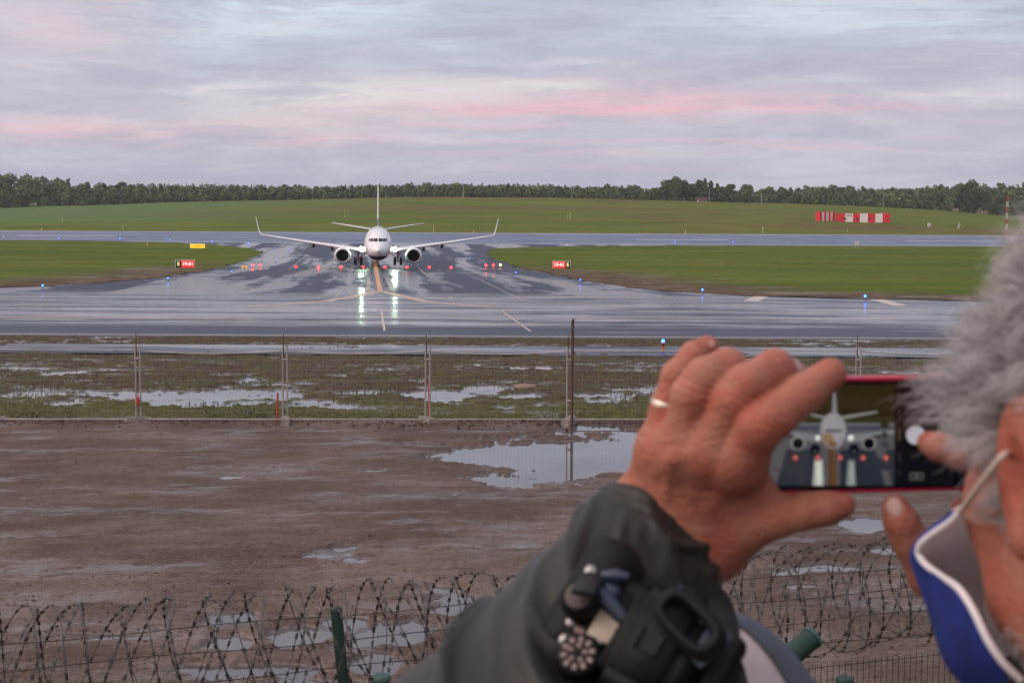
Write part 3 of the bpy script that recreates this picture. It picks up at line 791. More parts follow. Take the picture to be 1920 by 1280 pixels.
sx = [555, 597, 639.5, 681, 722, 763.5, 805, 846]
for i, px in enumerate(sx):
    a = G(px, 502.5 + (px - 700) * .004)
    t = inset_light((a.x, a.y, a.z + .012), LRED, .155, .05)
    nm = ('leftmost' if i == 0 else 'rightmost' if i == 7 else ORD[i] + ' from the left')
    tag(t, 'red stop bar light, %s of the row of eight' % nm, 'runway light', 'red stop bar lights across the taxiway')
for i, (px, py) in enumerate([(474, 499.5), (488, 499.5), (911, 499.5), (925, 499.5)]):
    a = G(px, py + 4); t = post_light('guard_light', (a.x, a.y, a.z + .012), LRED, .15, .3, LYB)
    tag(t, 'red raised light at the %s end of the stop bar, %s of its pair' % ('left' if i < 2 else 'right', ['outer', 'inner', 'inner', 'outer'][i]), 'runway light', 'raised red lights at the stop bar ends')
a = G(938, 503); t = post_light('guard_light', (a.x, a.y, a.z + .012), LYEL, .15, .3, LYB)
tag(t, 'bright yellow raised light beside the right grass edge and red lights', 'runway light')
a = G(459, 503); t = empty('guard_light', (a.x, a.y, a.z + .012), label='dark yellow twin lamp unit beside the left red lights', cat='runway light')
MB().box((0, 0, .2), (.9, .25, .34), bev=.03).tube([(0, 0, 0), (0, 0, .2)], .05).build('housing', LYB, t)
LDY = emit('dim_yellow_lamp', (1.0, .6, .2, 1), 1.2)
for s in (-.24, .24): MB().lathe([(.13, -.14), (.1, -.17), (.01, -.18)], 12, 0, 'Y', (s, 0, .2)).build('lamp', LDY, t)
BL = [(80, 543, .13, 'at the far left taxiway edge'), (315, 528, .11, 'below the left red sign'), (434, 514, .10, 'left of the red stop bar lights'), (517, 491, .08, 'just inside the left red guard lights'),
      (540, 471, .09, 'on the left bend near the runway'), (516, 466.5, .07, 'by the tip of the left wing'), (967, 516, .10, 'right of the yellow guard light'), (1088, 531, .11, 'below the right red sign'), (1317, 551, .13, 'at the right grass edge above the raised hand'),
      (1622, 564, .15, 'at the right taxiway edge near the man'), (852, 465, .06, 'by the right wing beyond the taxiway'), (881, 487, .08, 'on the right bend beside the grass')]
for (px, py, r, where) in BL:
    a = G(px, py); t = post_light('taxiway_edge_light', (a.x, a.y, a.z + .012), LBLU, r * .62, .2)
    tag(t, 'small blue taxiway edge light ' + where, 'taxiway light', 'blue taxiway edge lights')
a = G(1243, 661); t = post_light('taxiway_edge_light', (a.x, a.y, a.z + .05), LBLU, .07, .3, simple('lamp_stem_orange', (.45, .12, .05, 1), .5))
tag(t, 'nearest blue edge light on an orange stem beside the perimeter road', 'taxiway light', 'blue taxiway edge lights')
for i, (px, py, bl) in enumerate([(7, 447.5, 0), (110, 449, 1), (225, 450, 1), (318, 453, 1), (398, 455.5, 1), (466, 459.5, 1), (1063, 462.5, 0), (1265, 457, 1), (1375, 457, 1)]):
    a = G(px, py); t = post_light('runway_edge_light', (a.x, a.y, a.z + .015), LBLU if bl else LWHT, .10, .2)
    tag(t, 'faint %s light on the near runway edge, %s from the left' % ('blue' if bl else 'white', ORD[i]), 'runway light', 'small lights along the near runway edge')

# ------------------------------------------------------------------ airfield signs
SRED = emit('lit_red_sign_face', (.95, .02, .02, 1), .85, (.4, .02, .02, 1)); SWHT = emit('lit_white_letters', (1, .93, .9, 1), 1.0, (.8, .8, .8, 1))
SYEL = emit('lit_yellow_sign_face', (1.0, .62, .03, 1), .95, (.6, .4, .02, 1)); SLET = emit('lit_yellow_letters', (1, .85, .35, 1), .95, (.7, .6, .1, 1))
SBLK = simple('black_sign_face', (.012, .012, .012, 1), .4); SCAB = simple('sign_cabinet_cream', (.62, .58, .5, 1), .5); SOC = simple('worn_sign_print', (.42, .20, .02, 1), .6)


def sign(name, px, py, w, h, label, order):
    a = G(px, py); t = empty(name, (a.x, a.y, a.z + .06), -math.atan2(a.x, a.y), label, 'airport sign')
    MB().box((0, .22, .12 + h / 2), (w + .16, .36, h + .16), bev=.02).build('cabinet', SCAB, t)
    for s in (-.4, .4): MB().box((s * w, .22, .02), (.08, .08, .1)).build('leg', LBODY, t)
    lg2 = MB().box((0, .2, -.05), (w + .8, .9, .05)); lg2.build('base_slab', simple('concrete_slab', (.34, .32, .27, 1), .8), t)
    x = -w / 2
    for (fw, m_, txt, tm, sz) in order:
        MB().box((x + fw / 2, .03, .12 + h / 2), (fw - .02, .04, h), bev=.005).build('sign_face', m_, t)
        if txt: text_mesh('lettering', txt, sz, tm, t, (x + fw / 2, -.005, .12 + h / 2), (R(90), 0, 0), .006, .012)
        x += fw
    return t


sign('runway_sign', 347, 504, 2.5, .95, 'lit red sign reading 19-01 with its black E panel on the left', [(.75, SBLK, 'E', SLET, .72), (1.75, SRED, '19-01', SWHT, .66)])
sign('runway_sign', 1053, 505, 2.45, .92, 'lit red sign reading 19-01 with its black E panel on the right', [(1.75, SRED, '19-01', SWHT, .66), (.7, SBLK, 'E', SLET, .72)])
sign('direction_sign', 370.5, 467, 2.75, .8, 'long lit yellow direction sign in the grass beside the runway', [(2.75, SYEL, '< 19-01 >', SOC, .62)])

# ------------------------------------------------------------------ small markers on the grass
MWH = simple('marker_white_plastic', (.62, .6, .52, 1), .5); MYL = simple('marker_yellow_plastic', (.55, .45, .16, 1), .5); MGR = simple('galvanised_pole', (.36, .36, .36, 1), .5)
for (px, py, h, m_, lab) in [(276.5, 462, 1.5, MYL, 'yellow marker stake on the left grass field'), (230, 430, 1.6, MYL, 'yellow marker stake above the runway at left'), (117, 415, 1.5, MYL, 'small yellow marker on the lower hillside at far left'),
                             (78, 433.5, 1.0, MWH, 'small white marker at the far left runway edge'), (647, 410, 3.6, MYL, 'yellow stake on the hillside left of the tail'), (653, 410, 3.2, MGR, 'grey stake beside the hillside yellow stake'),
                             (813, 437, 2.2, MYL, 'yellow stake at the far runway edge right of the tail'), (1069, 414, 3.0, MYL, 'yellow stake on the hillside right of centre'), (1064, 413, 2.4, MGR, 'grey stake left of the hillside yellow stake'),
                             (1430, 436.5, 1.9, MWH, 'white stake at the far runway edge below the farmhouse'), (1285, 438.5, 1.0, MWH, 'low white marker at the far runway edge'), (1589, 436, 1.0, MYL, 'low yellow marker below the striped containers'), (888, 437, .8, MYL, 'tiny yellow marker by the right winglet')]:
    r = ray(px, py); a = None
    ds = np.linspace(200, 790, 6000); kk = np.nonzero(CAMZ + r.z / r.y * ds <= terr(r.x / r.y * ds, ds))[0]
    d = ds[kk[0]] if len(kk) else 430
    x = r.x / r.y * d
    t = MB().lathe([(.10, 0), (.09, h * .3), (.08, h * .9), (.04, h), (.01, h)], 10).build('marker_stake', m_); t.location = (x, d, tz(x, d))
    tag(t, lab, 'marker')


def hillpt(px, py, dmin=412):
    r = ray(px, py); ds = np.linspace(dmin, 820, 6000); kk = np.nonzero(CAMZ + r.z / r.y * ds <= terr(r.x / r.y * ds, ds))[0]
    d = ds[kk[0]] if len(kk) else 800
    return Vector((r.x / r.y * d, d, tz(r.x / r.y * d, d)))


a = G(1607, 466); t = empty('runway_board', (a.x, a.y, a.z + .05), label='small cream board on legs in the right grass by the runway', cat='marker')
MB().box((0, 0, 1.0), (.95, .1, .95), bev=.02).build('board', MWH, t); MB().box((-.35, 0, .25), (.08, .08, .6)).build('leg', MGR, t); MB().box((.35, 0, .25), (.08, .08, .6)).build('leg', MGR, t)
a = hillpt(1742, 426); t = empty('electrical_cabinet', a, label='square white electrical cabinet on the grass right of the striped containers', cat='cabinet')
MB().box((0, 0, .8), (1.0, .6, 1.2), bev=.03).build('body', MWH, t); MB().box((0, 0, .1), (.8, .5, .3)).build('plinth', MGR, t)
a = hillpt(1798, 429); t = empty('weather_vane', a, label='white weather instrument with vanes near the red and white mast', cat='instrument')
MB().tube([(0, 0, 0), (0, 0, 2.0)], [.2, .1]).build('post', MWH, t); MB().box((.3, 0, 1.3), (.9, .1, .12)).box((-.2, 0, 1.9), (.4, .1, .3), bev=.03).box((-.25, 0, .6), (.3, .2, .9), bev=.03).build('vane', MWH, t)
RDP = simple('red_mast_paint', (.42, .05, .04, 1), .5)
a = hillpt(1887, 444); t = empty('striped_mast', a, label='slim red and white banded mast beside the grey hair', cat='mast')
for i in range(7):
    z0 = i * 1.6; MB().tube([(-.25, 0, z0), (-.22, 0, z0 + 1.6)], .07, 6).tube([(.25, 0, z0), (.22, 0, z0 + 1.6)], .07, 6).tube([(-.25, 0, z0), (.25, 0, z0 + 1.6)], .05, 6).tube([(.25, 0, z0), (-.25, 0, z0 + 1.6)], .05, 6).tube([(0, .3, z0), (0, .27, z0 + 1.6)], .07, 6).build('mast_section', RDP if i % 2 == 0 else MWH, t)

# striped containers
CRED = simple('container_red_paint', (.72, .018, .030, 1), .45, var=.15, scale=.6); CWHT = simple('container_white_paint', (.82, .76, .70, 1), .5, var=.08, scale=.6)
a = hillpt(1618, 417.5); a.y = 520; a.x = P(1618, 417, 520).x; a.z = tz(a.x, 520)
t = empty('striped_container', a, R(-14), 'long red and white striped equipment container on the grass hillside', 'container')
L = 98 * 520 / 2700.0; H = 3.25; x = -L / 2
MB().box((0, 1.5, .1 + H / 2), (L - .06, 2.9, H - .06)).build('body', CRED, t)
for (wd_, c_) in zip((17, 15, 13, 15, 14, 14, 14), (0, 1, 0, 1, 0, 1, 0)):
    w = wd_ * L / 102.0
    pn = MB().box((x + w / 2, 0, .12 + H / 2), (w - .01, .12, H))
    for k in range(int(w / .35)): pn.box((x + .2 + k * .35, -.07, .12 + H / 2), (.14, .03, H - .2))
    pn.build('side_panel', CWHT if c_ else CRED, t); x += w
for q in (-L / 2 + 17.2 * L / 102, -L / 2 + 40.5 * L / 102, -L / 2 + 63.5 * L / 102):
    MB().lathe([(.01, -.16), (.36, -.16), (.42, -.1), (.42, 0)], 18, 0, 'Y', (q, 0, 1.5)).build('round_vent', SBLK, t)
wr = MB()
for k in range(9): wr.box((-L / 2 + (20 + k * 1.15) * L / 102, -.105, 2.62), (.13, .02, .26 if k % 3 else .34))
wr.build('worn_lettering', SBLK, t)
MB().box((0, 1.5, .12 + H + .04), (L + .1, 3.1, .1)).build('roof', CRED, t)
b0 = P(1551, 418, 523); b0.z = tz(b0.x, 523)
t = empty('striped_container', b0, R(28), 'short red and white striped container standing at the end of the long one', 'container')
w2_ = 32 * 523 / 2700.0 * 1.12; x = -w2_ / 2
MB().box((0, 1.25, .1 + 1.8), (w2_ - .06, 2.4, 3.5)).build('body', CRED, t)
for k, c_ in enumerate((0, 1, 0, 1, 0, 1, 0)):
    w = w2_ / 7; MB().box((x + w / 2, 0, 1.9), (w - .01, .1, 3.6)).build('side_panel', CWHT if c_ else CRED, t); x += w
MB().box((0, 1.25, 3.74), (w2_ + .1, 2.6, .1)).build('roof', CRED, t)

# farmhouse and poles on the crest
FW = simple('farmhouse_wall', (.42, .36, .32, 1), .8); FR = simple('farmhouse_roof', (.10, .035, .03, 1), .8)
a = hillpt(1316, 380); t = empty('farmhouse', a, R(8), 'small farmhouse with dark red roof in front of the tall trees', 'house')
MB().box((0, 0, .9), (4.6, 3, 1.6)).build('wall', FW, t)
MB().add([(-2.6, -1.9, 1.6), (2.6, -1.9, 1.6), (2.6, 1.9, 1.6), (-2.6, 1.9, 1.6), (-2.3, 0, 2.7), (2.3, 0, 2.7)], [[0, 1, 5, 4], [2, 3, 4, 5], [1, 2, 5], [3, 0, 4], [3, 2, 1, 0]]).build('roof', FR, t)
for q in (-1.6, -.2, 1.2): MB().box((q, -1.52, .95), (.8, .08, .8)).build('window', AGL, t)
for (px, py, h, lab) in [(1072, 373.5, 7.5, 'thin grey pole on the crest right of the airliner'), (1330, 380, 7.5, 'pale pole beside the farmhouse'), (1428, 384, 5.5, 'pale pole right of the round tree'), (869, 371, 6, 'thin pale pole on the crest before the middle wood'), (1656, 392, 6.5, 'thin pole on the crest above the striped containers'), (1283, 379, 2.0, 'short pale post left of the farmhouse')]:
    a = hillpt(px, py); t = MB().tube([(0, 0, 0), (0, 0, h)], [.16, .1], 8).box((0, 0, h - .5), (.9, .12, .12)).build('pole', MGR); t.location = a; tag(t, lab, 'pole')

# ------------------------------------------------------------------ trees
TM, g = mat('tree_foliage'); p = g.pos(); tn = g.attr('tint'); n_ = g.noise(p, .35, 4, .6)
tc = g.mix(tn, lin(80, 100, 70), lin(112, 128, 80)); tc = g.mix(g.m('MULTIPLY', g.ramp(n_, .4, .7), .5), tc, lin(124, 136, 92)); tc = g.mix(g.m('MULTIPLY', g.ramp(n_, .45, .25), .6), tc, lin(60, 76, 58))
g.put(g.b.inputs['Base Color'], tc); g.b.inputs['Roughness'].default_value = .85; g.b.inputs['Specular IOR Level'].default_value = .15
TK = simple('tree_bark', (.12, .095, .08, 1), .9, var=.3)


def crown_pts(n, h, w, kind, rng):
    """leaf clump centres for a crown of height h (z from 0) and half width w"""
    out = []
    if kind == 'cone':
        t = rng.random(n) ** .7; z = h * (1 - t); r = w * (.12 + .88 * t) * np.sqrt(rng.random(n)) * (.8 + .3 * np.sin(z * 2.2))
        a = rng.random(n) * 2 * np.pi; return np.stack([r * np.cos(a), r * np.sin(a), z], -1)
    k = 9 if kind == 'round' else 7
    cs = []
    for i in range(k):
        zc = h * (.28 + .6 * rng.random()); wd_ = w * (1 - ((zc / h - .5) / .62) ** 2) ** .5 if kind == 'round' else w * (1.05 - .6 * zc / h)
        a = rng.random() * 6.28; rr = wd_ * .62 * rng.random() ** .5
        cs.append((rr * math.cos(a), rr * math.sin(a), zc, w * (.36 + .22 * rng.random())))
    cs.append((0, 0, h * .8, w * .42)); cs.append((0, 0, h * .45, w * .6)); cs = np.array(cs)
    q = cs[rng.integers(0, len(cs), n)]; d = rng.normal(size=(n, 3)); d /= np.linalg.norm(d, axis=1, keepdims=True)
    r = q[:, 3:4] * (.55 + .5 * rng.random((n, 1)))
    pt = q[:, :3] + d * r * np.array([1, 1, .9]); pt[:, 2] = np.clip(pt[:, 2], .02 * h, h * 1.03)
    return pt


def leaf_quads(c, size, rng):
    n = len(c); a = rng.normal(size=(n, 3)); a /= np.linalg.norm(a, axis=1, keepdims=True)
    b = rng.normal(size=(n, 3)); b -= a * (a * b).sum(1, keepdims=True); b /= np.linalg.norm(b, axis=1, keepdims=True)
    s = size * (.6 + .8 * rng.random((n, 1)))
    v = np.stack([c - a * s - b * s * .7, c + a * s * .9 - b * s * .5, c + a * s + b * s * .8, c - a * s * .7 + b * s * .6], 1).reshape(-1, 3)
    return v, np.arange(4 * n).reshape(n, 4)


TOPS = [(-120, 324), (0, 325), (60, 327), (90, 329), (115, 333), (133, 337), (145, 343), (240, 346), (300, 347), (400, 349), (600, 350), (640, 351), (690, 348), (760, 347), (850, 346), (900, 345), (960, 346), (1010, 350), (1030, 348), (1050, 352), (1100, 351),
        (1150, 346), (1185, 346), (1205, 357), (1240, 360), (1300, 356), (1360, 358), (1384, 362), (1412, 364), (1424, 362), (1434, 351), (1500, 351), (1550, 348), (1580, 347), (1600, 351), (1640, 354), (1690, 353), (1750, 347), (1800, 344), (1820, 342), (1870, 346), (1900, 344), (2040, 338)]
tx_, ty_ = np.array(TOPS).T


def wood(name, x0, x1, label, seed, rows):
    rng = np.random.default_rng(seed); V = []; Fc = []; T = []; nv = 0; tk = MB()
    for (d0, drop, nq, sz) in rows:
        px = x0
        while px < x1:
            d = d0 + rng.random() * 14; top = np.interp(px, tx_, ty_) + drop * (.35 + 1.1 * rng.random()) + rng.normal() * 2.0
            pt = P(px, top, d); zb = tz(pt.x, d); h = max(pt.z - zb, 3.0); cb = h * .12
            w = h * (.26 + .14 * rng.random()); w = min(w, 6.5)
            kind = 'cone' if rng.random() < .22 else ('round' if rng.random() < .7 else 'oval')
            c_ = crown_pts(nq, h - cb, w, kind, rng) + np.array([pt.x, d, zb + cb])
            v, f = leaf_quads(c_, sz, rng); V.append(v); Fc.append(f + nv); nv += len(v); T.append(np.full(len(v), rng.random() ** 1.2, np.float32))
            if rng.random() < .6: tk.tube([(pt.x, d - w * .5, zb - 1), (pt.x + rng.normal() * .3, d - w * .3, zb + h * .6)], [.16 + .1 * rng.random(), .07], 5)
            px += w * 1.15 * 2700 / d * (.7 + .5 * rng.random())
    V = np.concatenate(V); Fc = np.concatenate(Fc); tv = np.array(tk.v); b = len(V)
    o = nmesh(name, np.concatenate([V, tv]), np.concatenate([Fc, np.array([f for f in tk.f if len(f) == 4]) + b]), [TM, TK])
    mi = np.zeros(len(o.data.polygons), np.int32); mi[len(Fc):] = 1; o.data.polygons.foreach_set('material_index', mi)
    at = o.data.attributes.new('tint', 'FLOAT', 'POINT'); at.data.foreach_set('value', np.concatenate(T + [np.zeros(len(tv), np.float32)]).astype(np.float32))
    return tag(o, label, 'forest', kind='stuff')


wood('forest', -420, 340, 'dark mixed wood below the left end of the sky', 3, [(905, 0, 420, .8), (880, 7, 380, .8), (855, 16, 360, .75), (832, 26, 340, .7), (812, 40, 320, .6)])
wood('forest', 330, 1215, 'long level band of wood behind the airliner', 4, [(900, 0, 300, .8), (875, 4, 300, .75), (845, 10, 280, .7)])
wood('forest', 1420, 2480, 'broad wood behind the striped containers', 5, [(900, 0, 420, .8), (878, 6, 360, .75), (855, 14, 340, .7), (830, 24, 320, .65)])
wood('forest', 1195, 1440, 'low dark thicket behind the farmhouse', 6, [(900, 0, 280, .8), (860, 4, 280, .7)])
# a further ridge of forest showing blue over the nearer wood
rng = np.random.default_rng(9); V = []; Fc = []; nv = 0
for px in np.arange(-150, 2080, 4.2):
    d = 1900 + rng.random() * 80; top = np.interp(px, [-150, 180, 260, 420, 560, 640, 800, 1000, 1200, 1420, 1600, 2080], [352, 350, 345, 346, 349, 350, 345, 346, 353, 358, 354, 352]) + rng.normal() * 1.0
    pt = P(px, top, d); zb = pt.z - 24
    c_ = crown_pts(90, 24, 4.2, 'cone' if rng.random() < .6 else 'oval', rng) + np.array([pt.x, d, zb]); v, f = leaf_quads(c_, 1.5, rng); V.append(v); Fc.append(f + nv); nv += len(v)
o = nmesh('distant_forest', np.concatenate(V), np.concatenate(Fc), TM); at = o.data.attributes.new('tint', 'FLOAT', 'POINT'); at.data.foreach_set('value', np.full(nv, .3, np.float32))
tag(o, 'far bluish ridge of forest just showing over the nearer wood', 'forest', kind='stuff')
rv = []
for px in np.linspace(-400, 2300, 60):
    pt = P(px, 372, 1900); rv += [(pt.x, 1850, pt.z - 30), (pt.x, 1900, pt.z + 2), (pt.x, 2300, pt.z + 2), (pt.x, 2600, -30)]
tag(nmesh('hills', rv, [[4 * i + k, 4 * i + k + 1, 4 * i + k + 5, 4 * i + k + 4][::-1] for i in range(59) for k in range(3)], gm, smooth=True), kind='structure')


def tree(px, top, d, w, kind, tint, label, seed, nq=900, leaf=.5):
    rng = np.random.default_rng(seed); pt = P(px, top, d); zb = tz(pt.x, d); h = pt.z - zb
    t = empty('tree', (pt.x, d, zb), rng.random() * 6, label, 'tree', 'trees standing out along the crest')
    cb = h * .1; c_ = crown_pts(nq, h - cb, w, kind, rng) + np.array([0, 0, cb]); v, f = leaf_quads(c_, leaf, rng)
    o = nmesh('crown', v, f, TM, t); at = o.data.attributes.new('tint', 'FLOAT', 'POINT'); at.data.foreach_set('value', np.clip(np.repeat(tint + rng.normal(size=len(f)) * .12, 4), 0, 1).astype(np.float32))
    tk = MB().tube([(0, 0, -.5), (.1, 0, h * .3), (-.1, .1, h * .6), (0, 0, h * .92)], [.3, .24, .15, .05], 7)
    for k in range(7):
        a = rng.random() * 6.28; z0 = h * (.25 + .08 * k); tk.tube([(0, 0, z0), (w * .4 * math.cos(a), w * .4 * math.sin(a), z0 + h * .08), (w * .75 * math.cos(a), w * .75 * math.sin(a), z0 + h * .16)], [.12, .08, .03], 5)
    tk.build('trunk', TK, t); return t


for i, T_ in enumerate([
        (1234, 354, 812, 3.2, 'round', .35, 'low rounded tree at the left foot of the tall ragged clump'), (1252, 340, 814, 3.6, 'oval', .1, 'dark tree on the left shoulder of the tallest tree'),
        (1268, 330, 808, 3.8, 'oval', .08, 'tallest dark ragged tree in the clump left of the farmhouse'), (1284, 339, 815, 3.2, 'oval', .15, 'ragged tree on the right shoulder of the tallest tree'), (1299, 345, 818, 3.2, 'round', .3, 'domed tree between the two tall peaks of the clump'),
        (1312, 339, 812, 2.6, 'oval', .12, 'narrow dark tree behind the farmhouse roof'), (1322, 335, 809, 2.6, 'cone', .05, 'pointed dark tree behind the farmhouse, second tallest of the clump'), (1333, 339, 813, 2.6, 'cone', .08, 'pointed tree behind the pale farmhouse pole'), (1345, 345, 815, 2.4, 'cone', .2, 'thin spiky tree right of the farmhouse pole'),
        (1356, 352, 812, 3.0, 'round', .25, 'low bushy tree between the spiky tree and thin crown'), (1370, 344, 811, 2.4, 'oval', .22, 'thin open crowned tree left of the gap beside the round tree'), (1379, 358, 809, 2.0, 'round', .2, 'low bush at the right foot of the clump'),
        (1397.5, 347, 806, 3.7, 'round', .75, 'lone bright green round tree right of the clump'), (165, 338.5, 850, 1.7, 'oval', .1, 'spindly tree rising over the left wood, first of three'), (195, 338, 850, 1.8, 'oval', .1, 'spindly tree rising over the left wood, second of three'), (221, 341, 850, 1.6, 'round', .1, 'small spindly tree rising over the left wood, third of three'),
        (1822, 336, 830, 3.4, 'round', .2, 'high open crowned tree over the right wood near the mast'), (1800, 341, 832, 3.0, 'round', .4, 'dense crown rising over the right wood left of the open one')]):
    w_ = T_[3] * (1.15 if T_[3] < 2 else 1.6)
    tree(T_[0], T_[1], T_[2], w_, *T_[4:], 100 + i, nq=800 if T_[3] < 2 else 1900, leaf=.46)
# ------------------------------------------------------------------ temporary mesh fence panels across the mud
GALV = simple('galvanised_fence_steel', (.40, .37, .35, 1), .5, metal=.35, var=.2, scale=3); WIRE = simple('fence_mesh_wire', (.30, .29, .29, 1), .5, metal=.3)
CONC = simple('fence_foot_concrete', (.25, .22, .20, 1), .9, var=.25, scale=6, bump=.6); 
RUST = simple('rusty_steel', (.11, .05, .035, 1), .85, var=.4, scale=5); REDP = simple('red_stake_paint', (.45, .05, .035, 1), .6, var=.25)
fpx = [-277, -10, 260, 535, 802, 1067, 1337, 1607, 1877]
fpt = [G(p_, 797.5) for p_ in fpx]
names = ['leftmost', 'second from the left', 'third from the left', 'fourth from the left, before the large puddle', 'fifth, over the large puddle', 'sixth, half behind the hand', 'seventh, above the phone', 'last on the right, behind the hair']
for i in range(8):
    a, b = fpt[i].copy(), fpt[i + 1].copy(); a.z = b.z = .06
    dr = (b - a); Lp = dr.length; ang = math.atan2(dr.y, dr.x)
    t = empty('mesh_fence', a, ang, 'wire mesh fence panel in grey tube frame, ' + names[i], 'mesh fence', 'temporary fence panels across the mud')
    h = 1.9 + random.uniform(-.03, .03); g0 = .055; sag = random.choice([0, .02, .07])
    fr = MB()
    fr.tube([(g0, 0, 0), (g0, 0, h)], .021, 8).tube([(Lp - g0, 0, 0), (Lp - g0, 0, h)], .021, 8)
    fr.tube([(g0, 0, .09), (Lp - g0, 0, .09)], .019, 8).tube([(g0 + (Lp - 2 * g0) * k / 8, 0, h - .12 - sag * math.sin(math.pi * k / 8)) for k in range(9)], .017, 8)
    fr.build('frame', GALV, t)
    ms = MB()
    k = 0
    while .12 + k * .1 < Lp - .1:
        x = .12 + k * .1; ms.tube([(x, 0, .1), (x, 0, h - .13 - sag * math.sin(math.pi * x / Lp))], .0014, 3, caps=False, s=False); k += 1
    for z in (.3, .55, .8, 1.05, 1.3, 1.55): ms.tube([(g0, 0, z), (Lp - g0, 0, z - sag * .4)], .0017, 3, caps=False, s=False)
    ms.build('wire_mesh', WIRE, t)
    sp = MB().tube([(Lp - .03, 0, h - .3), (Lp - .035, 0, h + .28)], .011, 6); sp.build('top_spike', RUST, t)
    cl = MB().box((Lp, 0, h - .33), (.16, .05, .05), bev=.01); cl.build('clamp', GALV, t)
    cl = MB().box((Lp, 0, .55), (.16, .05, .05), bev=.01); cl.build('clamp', GALV, t)
for i in range(1, 8):
    a = fpt[i]; bm_ = bmesh.new(); bmesh.ops.create_cube(bm_, size=1)
    for v in bm_.verts:
        tp = v.co.z > 0; v.co = Vector((v.co.x * (.20 if tp else .26), v.co.y * (.62 if tp else .70), .15 if tp else -.06))
    bmesh.ops.bevel(bm_, geom=bm_.edges[:], offset=.02, segments=2, affect='EDGES')
    rz = [0, R(-38), R(-62), R(8), R(30), R(-20), R(10), 0][i]
    o = MB().bm(bm_, (0, 0, 0), None, 0, False).build('concrete_block', CONC); o.location = (a.x, a.y, .05); o.rotation_euler = (R(random.uniform(-4, 4)), R(random.uniform(-4, 4)), rz)
    wh = ['', 'under the first joint from the left', 'turned sideways under the joint beside the red stake', 'end-on under the joint before the large puddle', 'under the rusty post in the clods', 'behind the raised hand', 'behind the phone', ''][i]
    tag(o, 'weathered concrete fence foot ' + wh, 'concrete block', 'concrete feet of the fence')
a = G(1072, 806); o = MB().tube([(0, 0, -.05), (.01, 0, 2.62)], .03, 8).box((-.02, .03, 1.3), (.02, .06, 2.5)).build('rusty_post', RUST); o.location = (a.x, a.y, .04); tag(o, 'tall rusty steel post standing above the fence by the large puddle', 'post')
for (px, lab, hh, lean) in [(521, 'bright red marker stake leaning beside the second fence joint', .74, .02), (805, 'dull red stake tied to the fence joint before the large puddle', 1.05, .0)]:
    a = G(px, 795); o = MB().tube([(0, 0, 0), (lean, 0, hh)], .026, 7).build('marker_stake', REDP); o.location = (a.x, a.y - .12, .04); tag(o, lab, 'stake')
a = G(258, 760); b = P(258, 752, fpt[2].y - .05); o = MB().box((0, 0, 0), (.07, .05, .22), bev=.015).tube([(0, .03, .11), (0, .05, .2)], .01).build('warning_tag', REDP); o.location = b; tag(o, 'small red plastic tag hanging on the first fence joint from the left', 'tag')
a = G(984, 727); o = MB().lathe([(.01, .05), (.25, .05), (.28, .03), (.33, .03), (.36, -.03)], 28).build('manhole_cover', simple('manhole_rust_brown', (.24, .15, .11, 1), .8, bump=.4)); o.location = (a.x, a.y, .05); tag(o, 'round brown manhole cover lying in the wet grass strip', 'manhole cover')

# clods and stones lying about the mud (nobody could count them)
rng = np.random.default_rng(5); V = []; Fc = []; nv = 0
ico = bmesh.new(); bmesh.ops.create_icosphere(ico, subdivisions=1, radius=1); iv = np.array([v.co[:] for v in ico.verts]); ico.verts.ensure_lookup_table(); fi = np.array([[v.index for v in f.verts] for f in ico.faces]); ico.free()
for k in range(9000):
    near_f = rng.random() < .35
    y = 34.7 + rng.normal() * .35 if near_f else 1 / (1 / 34.8 + rng.random() * (1 / 10.5 - 1 / 34.8))
    x = (rng.random() - .5) * .84 * y
    if vnoise(np.array(x * .35), np.array(y * .5), 61) + .25 * rng.random() < (-.1 if near_f else .12): continue
    kz = Z[min(int(np.searchsorted(gy, y)), len(gy) - 1), min(int(np.searchsorted(gx, x / max(y, 14.0))), len(gx) - 1)]
    if kz < .016: continue
    r = (.006 + .016 * rng.random() ** 3) * (1.7 if near_f else 1)
    q = iv * r * (.7 + .6 * rng.random(3)) * (1 + .25 * rng.normal(size=(len(iv), 1))); th = rng.random() * 6.28; c_, s_ = math.cos(th), math.sin(th)
    q = np.stack([q[:, 0] * c_ - q[:, 1] * s_, q[:, 0] * s_ + q[:, 1] * c_, q[:, 2] * .7], -1)
    V.append(q + np.array([x, y, kz + r * .2])); Fc.append(fi + nv); nv += len(iv)
tag(nmesh('gravel', np.concatenate(V), np.concatenate(Fc), simple('mud_clod', lin(84, 64, 54), .9, var=.4, scale=2.5), smooth=True), 'scattered clods and pebbles over the wet mud', 'gravel', kind='stuff')
# short grass along the strip
V = []; Fc = []; nv = 0
for k in range(26000):
    y = 35.6 + 13 * rng.random() ** 1.8; x = (rng.random() - .5) * .80 * y
    if vnoise(np.array(x * .5), np.array(y * .45), 66) * 1.2 + (.34 if y < 37.2 else .02) < rng.random() * .55: continue
    hh = .02 + .05 * rng.random(); a = rng.random() * 6.28; w = .022
    dx_, dy_ = math.cos(a) * w, math.sin(a) * w; lx, ly = rng.normal(size=2) * .035
    V.append(np.array([[x - dx_, y - dy_, .02], [x + dx_, y + dy_, .02], [x + lx, y + ly, .05 + hh]])); Fc.append([[nv, nv + 1, nv + 2]]); nv += 3
GRM, g = mat('short_wet_grass'); g.put(g.b.inputs['Base Color'], g.mix(g.ramp(g.noise(g.pos(), 1.2, 5), .35, .65), lin(60, 66, 28), lin(96, 94, 48))); g.b.inputs['Roughness'].default_value = .8
tag(nmesh('grass', np.concatenate(V), np.concatenate([np.array(f) for f in Fc]), GRM), 'short tufts of grass along the wet strip behind the fence', 'grass', kind='stuff')

